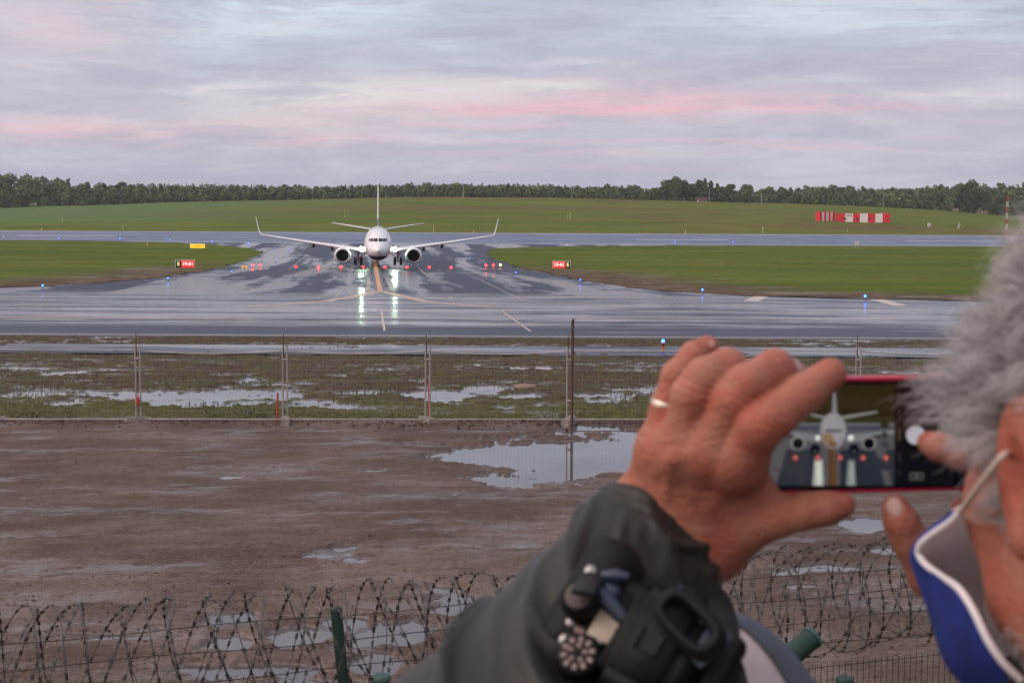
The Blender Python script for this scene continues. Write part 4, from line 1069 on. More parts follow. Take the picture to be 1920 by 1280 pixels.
# ------------------------------------------------------------------ the security fence just in front of us
GRN = simple('green_coated_steel', (.008, .036, .024, 1), .5, var=.2, scale=12); GCAP = simple('green_post_cap', (.03, .085, .07, 1), .5); RWM = simple('razor_wire_steel', (.10, .095, .09, 1), .42, metal=.6, var=.4, scale=20)
BWM = simple('barbed_wire_steel', (.06, .055, .05, 1), .5, metal=.5, var=.3, scale=20)
fa = P(0, 1180, 5.6); fb = P(1690, 1100, 7.0); fa.z = fb.z = 0
fd = (fb - fa); FL = fd.length; fd.normalize(); fn = Vector((-fd.y, fd.x, 0))


def fpos(s, z, off=0.0):
    q = fa + fd * s + fn * off; return Vector((q.x, q.y, z))


sf = empty('security_fence', fpos(2.0, tz(*fpos(2.0, 0)[:2])), label='green mesh security fence with barbed strands and green posts below the viewer', cat='fence')
sfi = sf.matrix_world.inverted()
SFO = Vector(sf.location)
for zc in (3.065, 2.955, 2.835, 2.72):
    w = MB(); s = -1.3; pts = []
    while s < FL + 1.6: pts.append(fpos(s, zc + .006 * math.sin(s * 5 + zc * 40)) - SFO); s += .08
    w.tube(pts, .0021, 4, caps=False)
    s = -1.2; k = 0
    while s < FL + 1.5:
        c_ = fpos(s, zc + .006 * math.sin(s * 5 + zc * 40)) - SFO; k += 1
        for e in range(2):
            a = random.random() * 6.28; dr = (fn * math.cos(a) + Vector((0, 0, 1)) * math.sin(a)) * .016
            w.tube([c_ - dr + fd * .004 * (-1) ** e, c_ + dr - fd * .004 * (-1) ** e], [.0012, .0012], 3)
        s += .10 + random.random() * .02
    w.build('barbed_wire', BWM, sf)


def fpost(p0, p1, r, cap=True):
    p0, p1 = Vector(p0) - SFO, Vector(p1) - SFO; dr = (p1 - p0).normalized()
    o = MB().tube([p0, p1], r, 18).build('post', GRN, sf)
    MB().tube([p1 - dr * .012, p1 + dr * .004, p1 + dr * .008], [r * 1.08, r * 1.08, r * .9], 18).build('cap', GCAP if cap else GRN, o)


fpost(P(672, 1560, 6.02), P(630, 1141, 6.10), .025, False)
fpost(P(712, 1500, 5.75), P(716, 1268, 5.72), .034)
fpost(P(1380, 1318, 5.9), P(1523, 1194, 6.15), .0475)
fpost(P(1345, 1500, 6.62), P(1337, 1098, 6.65), .035, False)
fpost(P(1590, 1500, 6.3), P(1584, 1272, 6.3), .038, False)
ms = MB(); s = -.6
while s < FL + 1.4:
    ms.tube([fpos(s, .9, .01) - SFO, fpos(s, 2.62 + .006 * math.sin(s * 40), .01) - SFO], .0019, 3, caps=False, s=False); s += .034
for z in np.arange(1.0, 2.62, .2): ms.tube([fpos(-.6, z, .014) - SFO, fpos(FL + 1.4, z, .014) - SFO], .0022, 3, caps=False, s=False)
ms.build('mesh_panel', GRN, sf)

rz_ = MB(); rr = random.Random(4)


def blade(c_, t, n_):
    b = t.cross(n_); L_, wd_ = .0145, .0062
    for q in (n_, b):
        rz_.add([c_ - t * L_ * .45 + q * .0008, c_ - t * L_ + q * wd_ * 1.5, c_ - t * .001 + q * wd_, c_ + t * .001 + q * wd_, c_ + t * L_ + q * wd_ * 1.5, c_ + t * L_ * .45 + q * .0008,
                 c_ + t * L_ * .45 - q * .0008, c_ + t * L_ - q * wd_ * 1.5, c_ + t * .001 - q * wd_, c_ - t * .001 - q * wd_, c_ - t * L_ - q * wd_ * 1.5, c_ - t * L_ * .45 - q * .0008],
                [[0, 1, 2, 3, 4, 5, 6, 7, 8, 9, 10, 11]])


for hand, sh in ((1, 0.0), (1, .5), (-1, 0.04), (-1, .53), (1, .27)):
    pit = .36; th = 0.0; s = -1.35 + sh * pit; pts = []
    while s < FL + 1.8:
        loop = math.floor(th / (2 * math.pi)); q = random.Random(loop * 7 + hand * 3 + int(sh * 10))
        rad = .258 + q.uniform(-.03, .020); dzc = q.uniform(-.012, .010); wv = .055 * math.sin(th * .83 + loop * 1.7)
        a_ = th * hand + math.pi / 2
        pts.append(fpos(s + wv, 2.945 + dzc + rad * math.sin(a_), rad * .95 * math.cos(a_)))
        th += .105; s += pit * .105 / (2 * math.pi)
    for _ in range(6): pts = [pts[0]] + [(pts[i - 1] + pts[i] * 2 + pts[i + 1]) / 4 for i in range(1, len(pts) - 1)] + [pts[-1]]
    rz_.tube(pts, .0024, 5, caps=False)
    for i in range(1, len(pts) - 1, 2):
        if rr.random() < .12: continue
        t = (pts[i + 1] - pts[i - 1]).normalized(); up = Vector((rr.uniform(-1, 1), rr.uniform(-1, 1), rr.uniform(-1, 1))); n_ = (up - t * up.dot(t)).normalized()
        blade(pts[i] + t * rr.uniform(-.006, .006), t, n_)
o = rz_.build('razor_wire', RWM); tag(o, 'coil of dark razor wire stretched along the top of the near fence', 'razor wire')
# ------------------------------------------------------------------ signed distance modelling (for the body, clothes, hair cap)
def surface_nets(f, lo, hi, h):
    lo = np.array(lo, np.float32); hi = np.array(hi, np.float32)
    nx, ny, nz = [int(math.ceil(v)) + 1 for v in (hi - lo) / h]
    ax = [lo[k] + h * np.arange(n_, dtype=np.float32) for k, n_ in enumerate((nx, ny, nz))]
    val = np.empty((nx, ny, nz), np.float32)
    for i0 in range(0, nx, 24):
        XX, YY, ZZ = np.meshgrid(ax[0][i0:i0 + 24], ax[1], ax[2], indexing='ij')
        val[i0:i0 + 24] = f(np.stack([XX.ravel(), YY.ravel(), ZZ.ravel()], -1)).reshape(XX.shape)
    ins = val < 0
    cs = np.zeros((nx - 1, ny - 1, nz - 1), np.int8)
    for a in (0, 1):
        for b in (0, 1):
            for c_ in (0, 1): cs += ins[a:nx - 1 + a, b:ny - 1 + b, c_:nz - 1 + c_]
    act = (cs > 0) & (cs < 8); cid = np.full(act.shape, -1, np.int64); ijk = np.argwhere(act); cid[act] = np.arange(len(ijk))
    acc = np.zeros((len(ijk), 3)); cnt = np.zeros(len(ijk))
    cor = [(a, b, c_) for a in (0, 1) for b in (0, 1) for c_ in (0, 1)]
    for p_ in cor:
        for q_ in cor:
            if sum(abs(u - v) for u, v in zip(p_, q_)) != 1 or p_ > q_: continue
            va = val[ijk[:, 0] + p_[0], ijk[:, 1] + p_[1], ijk[:, 2] + p_[2]]; vb = val[ijk[:, 0] + q_[0], ijk[:, 1] + q_[1], ijk[:, 2] + q_[2]]
            m_ = (va < 0) != (vb < 0); t = np.where(m_, va / np.where(m_, va - vb, 1), 0)
            acc += m_[:, None] * (np.array(p_) + t[:, None] * (np.array(q_) - np.array(p_))); cnt += m_
    V = lo + h * (ijk + acc / cnt[:, None])
    Fs = []
    for ax_ in range(3):
        sl0 = [slice(None)] * 3; sl1 = [slice(None)] * 3; sl0[ax_] = slice(0, -1); sl1[ax_] = slice(1, None)
        e = ins[tuple(sl0)] != ins[tuple(sl1)]; flip = ins[tuple(sl0)]
        u, v = [(1, 2), (2, 0), (0, 1)][ax_]
        ix = np.argwhere(e); ok = (ix[:, u] > 0) & (ix[:, v] > 0) & (ix[:, u] < cid.shape[u]) & (ix[:, v] < cid.shape[v]); ix = ix[ok]
        def C(du, dv):
            k = ix.copy(); k[:, u] += du; k[:, v] += dv; return cid[k[:, 0], k[:, 1], k[:, 2]]
        q = np.stack([C(-1, -1), C(0, -1), C(0, 0), C(-1, 0)], -1); fl = flip[ix[:, 0], ix[:, 1], ix[:, 2]]
        q[~fl] = q[~fl][:, ::-1]; Fs.append(q)
    Fq = np.concatenate(Fs); Fq = Fq[(Fq >= 0).all(1)]
    V = V.astype(np.float32); e = h * .35
    for _ in range(3):
        d = f(V); gr = np.stack([f(V + np.array(o_, np.float32) * e) - f(V - np.array(o_, np.float32) * e) for o_ in ((1, 0, 0), (0, 1, 0), (0, 0, 1))], -1) / (2 * e)
        gn = np.maximum((gr * gr).sum(1), .15); V = V - np.clip(d / gn, -h * .5, h * .5)[:, None] * gr * .8
    return V, Fq


def smin(a, b, k):
    h = np.maximum(k - np.abs(a - b), 0) / k; return np.minimum(a, b) - h * h * k * .25


def cone(p, a, b, ra, rb):
    a = np.array(a, np.float32); b = np.array(b, np.float32); ba = b - a; pa = p - a
    h = np.clip((pa @ ba) / max(float(ba @ ba), 1e-12), 0, 1); return np.sqrt(((pa - h[:, None] * ba) ** 2).sum(1)) - (ra + (rb - ra) * h)


def ell(p, c_, r, M=None):
    q = p - np.array(c_, np.float32)
    if M is not None: q = q @ M
    r = np.array(r, np.float32); k0 = np.sqrt(((q / r) ** 2).sum(1)); k1 = np.sqrt(((q / (r * r)) ** 2).sum(1)); return k0 * (k0 - 1) / np.maximum(k1, 1e-9)


def chain(p, pts, k=.004):
    d = None
    for (a, ra), (b, rb) in zip(pts[:-1], pts[1:]):
        e = cone(p, a, b, ra, rb); d = e if d is None else smin(d, e, k)
    return d


def J(px, py, d, r): return (tuple(P(px, py, d)), r)


# ------------------------------------------------------------------ left hand: back towards us, holding the short end of the phone
LF = {'little': [J(1234, 846, .962, .0125), J(1248, 765, .958, .0104), J(1268, 704, .958, .0098), J(1300, 664, .962, .0084), J(1327, 650, .968, .0076)],
      'ring': [J(1276, 850, .940, .0150), J(1298, 742, .928, .0138), J(1322, 708, .928, .0132), J(1364, 686, .940, .0118), J(1402, 702, .970, .0095)],
      'middle': [J(1328, 848, .929, .0158), J(1376, 752, .916, .0144), J(1400, 722, .916, .0138), J(1452, 690, .928, .0122), J(1497, 708, .960, .0094)],
      'index': [J(1382, 866, .924, .0172), J(1424, 800, .906, .0150), J(1450, 780, .906, .0142), J(1508, 737, .914, .0126), J(1557, 701, .923, .0104)],
      'thumb': [J(1345, 1025, .962, .0225), J(1400, 985, .948, .0165), J(1455, 970, .937, .0128), J(1510, 958, .928, .0112), J(1548, 953, .925, .0104), J(1580, 947, .924, .0082)]}
W1, W2 = J(1222, 966, .990, .0245), J(1280, 1030, .980, .0245)
EL = tuple(P(862, 1505, .83))
F1, F2 = J(1155, 1052, .955, .025), J(1208, 1104, .945, .025)
META = [(J(1212, 950, .985, .020), J(1236, 842, .962, .0145)), (J(1240, 955, .979, .021), J(1278, 842, .944, .0165)), (J(1268, 965, .973, .021), J(1328, 846, .933, .0170)), (J(1300, 975, .969, .021), J(1382, 862, .928, .0178))]
WR = []   # (joint centre, axis, amplitude) wrinkles over the middle knuckles
for k, i in (('ring', 1), ('middle', 1), ('index', 1), ('thumb', 3)):
    a = np.array(LF[k][i][0]); b = np.array(LF[k][i + 1][0]); c_ = np.array(LF[k][i - 1][0]); WR.append(((a + b) / 2, (b - c_) / np.linalg.norm(b - c_), .0008))


def hand_l(p):
    palm = None
    for (a, b) in META:
        e = cone(p, a[0], b[0], a[1], b[1]); palm = e if palm is None else smin(palm, e, .012)
    palm = smin(palm, cone(p, W1[0], W2[0], W1[1], W2[1]), .022)
    palm = smin(palm, cone(p, META[1][0][0], META[2][1][0], .020, .0135) + .001, .01)
    fore = smin(cone(p, W1[0], F1[0], W1[1], F1[1]), cone(p, W2[0], F2[0], W2[1], F2[1]), .03)
    palm = smin(palm, fore, .02)
    th = chain(p, LF['thumb'], .006)
    web = cone(p, P(1335, 950, .962), P(1418, 908, .943), .021, .0125)
    palm = smin(smin(palm, th, .016), web, .018)
    # tendons and knuckle heads
    for k, (a, b) in enumerate(META):
        kn = np.array(b[0], np.float32) + np.array([0, -.0050, 0]); palm = smin(palm, np.sqrt(((p - kn) ** 2).sum(1)) - b[1] * .62, .016)
        s0 = np.array(a[0], np.float32) + np.array([0, -a[1] * .93, .0]); s1 = np.array(b[0], np.float32) + np.array([0, -b[1] * .95, 0])
        palm = smin(palm, cone(p, s0, s1, .0022, .0034), .007)
    for (u, v) in ((P(1215, 900, .958), P(1262, 860, .925)), (P(1262, 860, .925), P(1300, 850, .918)), (P(1250, 950, .950), P(1262, 860, .925)), (P(1330, 930, .945), P(1360, 880, .913))):
        palm = smin(palm, cone(p, u, v, .0013, .0015), .006)
    fg = None
    for k in ('little', 'ring', 'middle', 'index'):
        e = chain(p, LF[k], .0035); fg = e if fg is None else smin(fg, e, .0022)
    d = smin(palm, fg, .0105)
    for (c_, ax, am) in WR:
        q = p - c_.astype(np.float32); s = q @ ax.astype(np.float32); r2 = (q * q).sum(1); d = d + am * np.cos(s * 2 * np.pi / .0046) * np.exp(-r2 / .00018)
    return d


# ------------------------------------------------------------------ right hand: thumb below the phone, forefinger on the shutter button
RFG = {'index': [J(1925, 950, .945, .013), J(1862, 872, .918, .0105), J(1800, 851, .908, .0098), J(1762, 838, .911, .0090), J(1742, 830, .917, .0076)],
       'middle': [J(1925, 975, .965, .013), J(1905, 890, .985, .0105), J(1845, 860, .985, .0098), J(1790, 850, .968, .0085)],
       'ring': [J(1925, 1010, .975, .0125), J(1905, 930, 1.00, .0102), J(1840, 905, .995, .0095), J(1790, 895, .972, .0082)],
       'little': [J(1918, 1045, .98, .0115), J(1895, 980, 1.005, .009), J(1845, 960, .995, .0085), J(1805, 950, .975, .0075)],
       'thumb': [J(1880, 1120, .955, .021), J(1790, 1112, .940, .0155), J(1742, 1080, .932, .0128), J(1706, 1012, .929, .0112), J(1690, 978, .928, .0106), J(1678, 950, .929, .0084)]}
RW = J(1945, 1150, .965, .030)


def hand_r(p):
    palm = None
    for k in ('index', 'middle', 'ring', 'little'):
        a, ra = RFG[k][0]; e = cone(p, RW[0], a, .021, ra * 1.05); palm = e if palm is None else smin(palm, e, .014)
    palm = smin(palm, cone(p, RW[0], P(2010, 1260, .95), .030, .031), .02)
    palm = smin(palm, chain(p, RFG['thumb'], .006), .016)
    fg = None
    for k in ('index', 'middle', 'ring', 'little'):
        e = chain(p, RFG[k], .004); fg = e if fg is None else smin(fg, e, .002)
    return smin(palm, fg, .008)


# ------------------------------------------------------------------ head
HC = np.array([.328, .73, 4.582], np.float32); YAW = R(13); cY, sY = math.cos(YAW), math.sin(YAW)
HR = np.array([[cY, -sY, 0], [sY, cY, 0], [0, 0, 1]], np.float32)      # local -> world


def hl(q): return HC + HR @ np.array(q, np.float32)


def head(pw):
    p = (pw - HC) @ HR; ps = p.copy(); ps[:, 0] = np.abs(ps[:, 0])
    d = ell(p, (0, -.018, .045), (.076, .098, .088)); d = smin(d, ell(p, (0, .030, -.015), (.063, .076, .100)), .03)
    d = smin(d, ell(p, (0, .048, -.085), (.048, .050, .036)), .03); d = smin(d, ell(ps, (.036, .060, -.030), (.027, .030, .030)), .025)
    d = smin(d, ell(ps, (.044, .015, -.075), (.020, .038, .026)), .025)                   # jaw corner and jowl
    d = smin(d, cone(p, (0, .100, .018), (0, .128, -.028), .008, .0135), .012); d = smin(d, ell(ps, (.011, .112, -.034), (.009, .012, .008)), .008)
    d = smin(d, ell(ps, (.030, .092, .026), (.026, .012, .008)), .012)                    # brow
    d = np.maximum(d, -smin(d * 0 + 1, ell(ps, (.032, .106, .008), (.016, .012, .010)), .004)); d = smin(d, ell(ps, (.032, .086, .006), (.0125, .0125, .0125)), .002)
    d = smin(d, ell(p, (0, .102, -.062), (.024, .011, .006)), .006); d = smin(d, ell(p, (0, .100, -.073), (.021, .011, .006)), .006)
    d = smin(d, cone(p, (0, -.020, -.060), (0, -.060, -.22), .055, .060), .035)
    # ears: rim, inner fold, lobe
    t_ = R(-12); M = np.array([[1, 0, 0], [0, math.cos(t_), -math.sin(t_)], [0, math.sin(t_), math.cos(t_)]], np.float32)
    q = (ps - np.array([.086, -.020, .002], np.float32)) @ M; fl = R(4); c_, s_ = math.cos(fl), math.sin(fl)
    q = np.stack([q[:, 0] * c_ + q[:, 1] * s_, -q[:, 0] * s_ + q[:, 1] * c_, q[:, 2]], -1)
    disc = ell(q, (0, 0, 0), (.0045, .021, .033)); rr_ = np.sqrt((q[:, 1] / .021) ** 2 + (q[:, 2] / .033) ** 2)
    rim = np.sqrt(((rr_ - 1) * .021) ** 2 + (q[:, 0] + .002) ** 2) - .0042
    ear = smin(disc, rim, .005); ear = np.maximum(ear, -ell(q, (.006, .003, .001), (.0075, .012, .019))); ear = smin(ear, ell(q, (0, .006, -.030), (.005, .009, .010)), .006)
    return smin(d, ear, .007)


def blush_attr(o, V, spots, base=.35):
    b = np.full(len(V), base)
    for (c_, r, w) in spots: b = b + w * np.exp(-((V - np.array(c_)) ** 2).sum(1) / (r * r))
    b = b + .5 * fbm(V[:, 0] * 90, V[:, 2] * 90 + V[:, 1] * 40, 3, 3)
    at = o.data.attributes.new('blush', 'FLOAT', 'POINT'); at.data.foreach_set('value', np.clip(b, 0, 1).astype(np.float32))


lo = np.array(P(1150, 1180, .99)) - .03
V1, Q1 = surface_nets(hand_l, (-.005 + min(F1[0][0], .06) - .03, .86, 4.40), (.245, 1.04, 4.66), .0017)
V2, Q2 = surface_nets(hand_r, (.235, .86, 4.38), (.40, 1.04, 4.60), .0024)
V3, Q3 = surface_nets(head, (.18, .58, 4.33), (.44, .90, 4.76), .0027)
SKIN, g = mat('weathered_skin'); o_ = g.obj(); bl = g.attr('blush'); nl = g.attr('nail')
sc_ = g.mix(bl, (.43, .195, .125, 1), (.44, .115, .072, 1)); nz = g.noise(o_, 70, 5, .65); sc_ = g.mix(g.m('MULTIPLY', g.ramp(nz, .5, .72), .35), sc_, (.36, .10, .065, 1)); sc_ = g.mix(g.m('MULTIPLY', g.ramp(nz, .42, .25), .3), sc_, (.56, .30, .21, 1))
big_ = g.noise(o_, 22, 4, .6); sc_ = g.mix(g.m('MULTIPLY', g.ramp(big_, .5, .68), .5), sc_, (.36, .085, .055, 1)); sc_ = g.mix(g.m('MULTIPLY', g.ramp(big_, .46, .3), .4), sc_, (.52, .27, .18, 1))
fre = g.ramp(g.vor(o_, 150), .12, .05); sc_ = g.mix(g.m('MULTIPLY', fre, .35), sc_, (.26, .09, .05, 1))
sc_ = g.mix(nl, sc_, (.62, .42, .36, 1))
g.put(g.b.inputs['Base Color'], sc_); g.put(g.b.inputs['Roughness'], g.m('SUBTRACT', g.ramp(nz, .3, .7, .42, .56), g.m('MULTIPLY', nl, .2)))
g.b.inputs['Subsurface Weight'].default_value = .12; g.b.inputs['Subsurface Radius'].default_value = (.008, .003, .002); g.b.inputs['Subsurface Scale'].default_value = 1.0
g.b.inputs['Specular IOR Level'].default_value = .4
cell = g.vor(g.vm('MULTIPLY', o_, (1, 1, 1)), 620); ln = g.noise(g.vm('MULTIPLY', o_, (90, 90, 330)), 1.0, 4, .6); ln2 = g.noise(o_, 210, 4, .6)
g.put(g.b.inputs['Normal'], g.bump(g.m('ADD', g.m('ADD', g.m('MULTIPLY', cell, .35), g.m('MULTIPLY', ln, .8)), g.m('MULTIPLY', ln2, .6)), .8, .0022))
FEET = (.40, .50, 2.95)
man = empty('person', FEET, 0, 'grey haired man in blue face mask and olive jacket raising a red phone', 'person')
off = np.array(FEET, np.float32)
Vb = np.concatenate([V1, V2, V3]); Qb = np.concatenate([Q1, Q2 + len(V1), Q3 + len(V1) + len(V2)])
body = nmesh('body', Vb - off, Qb, SKIN, man, True)
spots = [(np.array(LF[k][i][0]) + np.array([0, -.01, 0]), .014, .45) for k in ('little', 'ring', 'middle', 'index') for i in (1,)] + [(np.array(b[0]) + np.array([0, -.012, 0]), .012, .25) for a, b in META]
spots += [(LF[k][-1][0], .011, .5) for k in LF] + [(RFG[k][-1][0], .011, .5) for k in RFG] + [(P(1330, 1010, .95), .035, .3), (hl((-.085, -.01, 0)), .03, .5), (hl((-.055, .06, -.03)), .03, .25)]
blush_attr(body, Vb, spots)
nails = [(P(1488, 688, .938), .0062), (P(1677, 947, .9205), .0062), (P(1338, 640, .958), .004)]
nv_ = np.zeros(len(Vb))
for c_, r in nails: nv_ = np.maximum(nv_, np.clip((r - np.linalg.norm((Vb - np.array(c_)) * np.array([1, .8, .85]), axis=1)) / (r * .25), 0, 1))
at = body.data.attributes.new('nail', 'FLOAT', 'POINT'); at.data.foreach_set('value', nv_.astype(np.float32))
# ring on the finger
a = Vector(LF['little'][0][0]); b = Vector(LF['little'][1][0]); rc = a.lerp(b, 1.06); axr = (Vector(LF['little'][2][0]) - b).normalized() * .5 + (b - a).normalized() * .5
RG = simple('gold_and_silver_ring', (.72, .62, .50, 1), .22, metal=1.0, var=.05)
rq = axr.normalized().to_track_quat('Z', 'Y').to_matrix()
MB().lathe([(.0094, -.0033), (.0106, -.0033), (.0110, -.0018), (.0110, .0018), (.0106, .0033), (.0094, .0033), (.0094, -.0033)], 40, 0, 'Z', rc - Vector(FEET), rq).build('ring', RG, man)

# ------------------------------------------------------------------ jacket (left sleeve in detail, the rest plainer), trousers, shoes
CUF = np.array(P(1243, 1003, .975)); FAX = np.array(P(1243, 1003, .975) - Vector(EL)); FAX /= np.linalg.norm(FAX)
SHL = (.175, .585, 4.335); SHR = (.53, .57, 4.34); ELR = (.56, .72, 4.12)
sw1, sw2 = np.array(P(1207, 962, .985)), np.array(P(1278, 1040, .968))
b1 = CUF - FAX * .0; UPV = np.array([0, 0, 1.0]) - FAX * FAX[2]; UPV /= np.linalg.norm(UPV); SDV = np.cross(FAX, UPV)


def sleeve(p):
    c2 = CUF + FAX * .03
    d = smin(cone(p, sw1 + FAX * .02, np.array(EL) + np.array([-.004, 0, .010]), .0285, .066), cone(p, sw2 + FAX * .02, np.array(EL) + np.array([.004, 0, -.012]), .0285, .066), .03)
    d = smin(d, cone(p, EL, SHL, .068, .086), .05)
    q = p - np.array(EL, np.float32); t = q @ FAX.astype(np.float32); u = q @ UPV.astype(np.float32); v = q @ SDV.astype(np.float32); ph = np.arctan2(v, u)
    am = np.clip((.30 - t) / .30, .15, 1)
    n_ = fbm(t * 19 + 1.3 * np.sin(ph * 1.3 + .4) + 3.2, ph * .55 + t * 3.0, 13, 2, .4); fold = np.abs(n_ + .02)
    n2_ = fbm(t * 22 + 1.6 * ph, ph * .9 + 9, 23, 2); fold2 = np.abs(n2_)
    am = am * np.clip((.262 - t) / .04, 0, 1)
    d = d - am * (.0165 * np.exp(-(fold / .10) ** 2) - .006) - .0028 * np.exp(-(fold2 / .13) ** 2) * np.clip(t / .12, .3, 1) * np.clip((.26 - t) / .06, .1, 1)
    tc_ = (p - CUF.astype(np.float32)) @ FAX.astype(np.float32)
    d = d - .0022 * np.exp(-((tc_ + .004) / .004) ** 2) + .0012 * np.exp(-((tc_ + .018) / .0016) ** 2)       # hem and its stitch line
    inner = smin(cone(p, sw1 - FAX * .035, sw1 + FAX * .05, .0255, .0255), cone(p, sw2 - FAX * .035, sw2 + FAX * .05, .0255, .0255), .03)
    inner = np.maximum(inner, -(tc_ + .03))
    return np.maximum(np.maximum(d, -inner), tc_)


def torso(p):
    d = cone(p, (.37, .56, 4.22), (.40, .52, 3.75), .125, .145); d = smin(d, cone(p, SHL, SHR, .085, .085), .07)
    d = smin(d, cone(p, (.345, .60, 4.33), (.37, .58, 4.37), .085, .075), .03)
    d = smin(d, cone(p, SHR, ELR, .085, .068), .04); d = smin(d, cone(p, ELR, np.array(P(1960, 1185, .962)), .066, .042), .04)
    d = smin(d, cone(p, SHL, np.array(SHL) * .8 + np.array(EL) * .2, .086, .084), .04)
    n_ = fbm(p[:, 2] * 14 + p[:, 0] * 6, p[:, 0] * 5, 33, 3); d = d - .008 * np.exp(-(n_ / .12) ** 2)
    d = np.maximum(d, -cone(p, (.33, .64, 4.34), (.30, .70, 4.50), .062, .075))
    return np.maximum(d, 3.68 - p[:, 2])


V4, Q4 = surface_nets(sleeve, (-.22, .48, 4.22), (.29, 1.03, 4.60), .0028)
V5, Q5 = surface_nets(torso, (.06, .36, 3.66), (.70, 1.02, 4.46), .008)
JM, g = mat('olive_waxed_jacket_cloth'); o_ = g.obj(); nz = g.noise(o_, 26, 5, .6)
jc = g.mix(g.ramp(nz, .35, .65), (.016, .0155, .0115, 1), (.025, .024, .018, 1)); g.put(g.b.inputs['Base Color'], jc); g.put(g.b.inputs['Roughness'], g.ramp(nz, .3, .7, .42, .58)); g.b.inputs['Specular IOR Level'].default_value = .4
g.b.inputs['Sheen Weight'].default_value = .06
wv = g.noise(g.vm('MULTIPLY', o_, (900, 900, 900)), 1.0, 2); g.put(g.b.inputs['Normal'], g.bump(g.m('ADD', g.m('MULTIPLY', wv, .25), g.noise(o_, 60, 4)), .25, .002))
nmesh('jacket', np.concatenate([V4, V5]) - off, np.concatenate([Q4, Q5 + len(V4)]), JM, man, True)


def legs(p):
    d = cone(p, (.30, .50, 3.72), (.29, .52, 3.42), .092, .072)
    d = smin(d, cone(p, (.29, .52, 3.42), (.28, .50, 3.04), .072, .058), .02); e = smin(cone(p, (.49, .50, 3.72), (.51, .46, 3.42), .092, .072), cone(p, (.51, .46, 3.42), (.52, .44, 3.04), .072, .058), .02)
    d = smin(smin(d, e, .02), cone(p, (.34, .51, 3.80), (.46, .51, 3.80), .115, .115), .06); return np.maximum(d, 3.0 - p[:, 2])


V6, Q6 = surface_nets(legs, (.15, .34, 2.98), (.66, .68, 3.94), .010)
nmesh('trousers', V6 - off, Q6, simple('dark_trouser_cloth', (.03, .032, .038, 1), .8), man, True)
for (x, y) in ((.28, .50), (.52, .44)):
    def shoe(p, x=x, y=y):
        d = smin(ell(p, (x, y + .085, 2.995), (.048, .11, .042)), ell(p, (x, y - .01, 3.02), (.045, .065, .065)), .03); return np.maximum(d, 2.955 - p[:, 2])
    V7, Q7 = surface_nets(shoe, (x - .08, y - .12, 2.94), (x + .08, y + .24, 3.1), .006)
    nmesh('shoe', V7 - off, Q7, simple('brown_shoe_leather', (.05, .03, .02, 1), .5), man, True)

# ------------------------------------------------------------------ face mask
MBL = simple('mask_blue_cloth', (.007, .023, .20, 1), .85, var=.25, scale=40, bump=.4, bscale=700); MWT = simple('mask_white_lining', (.82, .74, .75, 1), .85, var=.06, scale=30, bump=.3, bscale=600)
for m_ in (MBL, MWT):
    b_ = m_.node_tree.nodes['Principled BSDF']; b_.inputs['Subsurface Weight'].default_value = .85; b_.inputs['Subsurface Radius'].default_value = (.006, .005, .005); b_.inputs['Subsurface Scale'].default_value = 1.0
LBD = simple('mask_loop_elastic', (.62, .52, .44, 1), .8)
edge = [P(1800, 960, .765), P(1782, 978, .778), P(1750, 1000, .800), P(1728, 1018, .815), P(1722, 1035, .820), P(1734, 1056, .812), P(1765, 1080, .792), P(1798, 1103, .758), P(1826, 1145, .738), P(1850, 1195, .728), P(1878, 1238, .724), P(1915, 1275, .724)]
silh = [P(1790, 958, .805), P(1768, 975, .825), P(1738, 998, .845), P(1716, 1020, .858), P(1708, 1042, .866), P(1711, 1070, .868), P(1719, 1110, .864), P(1727, 1150, .858), P(1736, 1195, .850), P(1746, 1240, .840), P(1762, 1270, .832), P(1795, 1296, .825)]
def hlz(x, y, z): return Vector(hl((x, y, z)))
k_ = len(edge); rows = [edge]
mid1 = [a.lerp(b, .55) + Vector((-.003, -.002, 0)) for a, b in zip(edge, silh)]; rows += [mid1, silh]
for m_, (xx, yy) in enumerate(((.018, .132), (.045, .105), (.068, .055))):
    zs = np.linspace(-.018, -.118, k_); rows.append([Vector(hl((xx, yy - (.012 if m_ < 2 else 0) * abs((i / (k_ - 1)) * 2 - 1) ** 2, z))) for i, z in enumerate(zs)])
mv = [tuple(q - Vector(FEET)) for r_ in rows for q in r_]
mf = [[i * k_ + j, i * k_ + j + 1, (i + 1) * k_ + j + 1, (i + 1) * k_ + j] for i in range(len(rows) - 1) for j in range(k_ - 1)]
mf = [q[::-1] for q in mf]
mk_ = nmesh('face_mask', mv, mf, [MBL, MWT], man, True)
sm = mk_.modifiers.new('sub', 'SUBSURF'); sm.levels = 3; sm.render_levels = 3
sm = mk_.modifiers.new('thick', 'SOLIDIFY'); sm.thickness = .0016; sm.offset = 1 ; sm.material_offset = 1; sm.material_offset_rim = 1
tr = MB()
def smoothc(pts, n_=6):
    pts = [Vector(q) for q in pts]; out = []
    for i in range(len(pts) - 1):
        p0, p1, p2, p3 = pts[max(i - 1, 0)], pts[i], pts[i + 1], pts[min(i + 2, len(pts) - 1)]
        for k in range(n_):
            t = k / n_; out.append(.5 * ((2 * p1) + (p2 - p0) * t + (2 * p0 - 5 * p1 + 4 * p2 - p3) * t * t + (3 * p1 - p0 - 3 * p2 + p3) * t ** 3))
    return out + [pts[-1]]
tr.tube([q - Vector(FEET) for q in smoothc(edge)], .0021, 8); tr.build('edge_binding', MWT, mk_)
et = Vector(hl((-.091, -.012, .030)))
lp = smoothc([edge[0], P(1836, 911, .712), P(1872, 863, .690), P(1886, 850, .692), P(1894, 850, .712)])
lm = MB()
lm.tube([q - Vector(FEET) for q in lp], .0016, 6); lm.build('ear_loop', LBD, mk_)

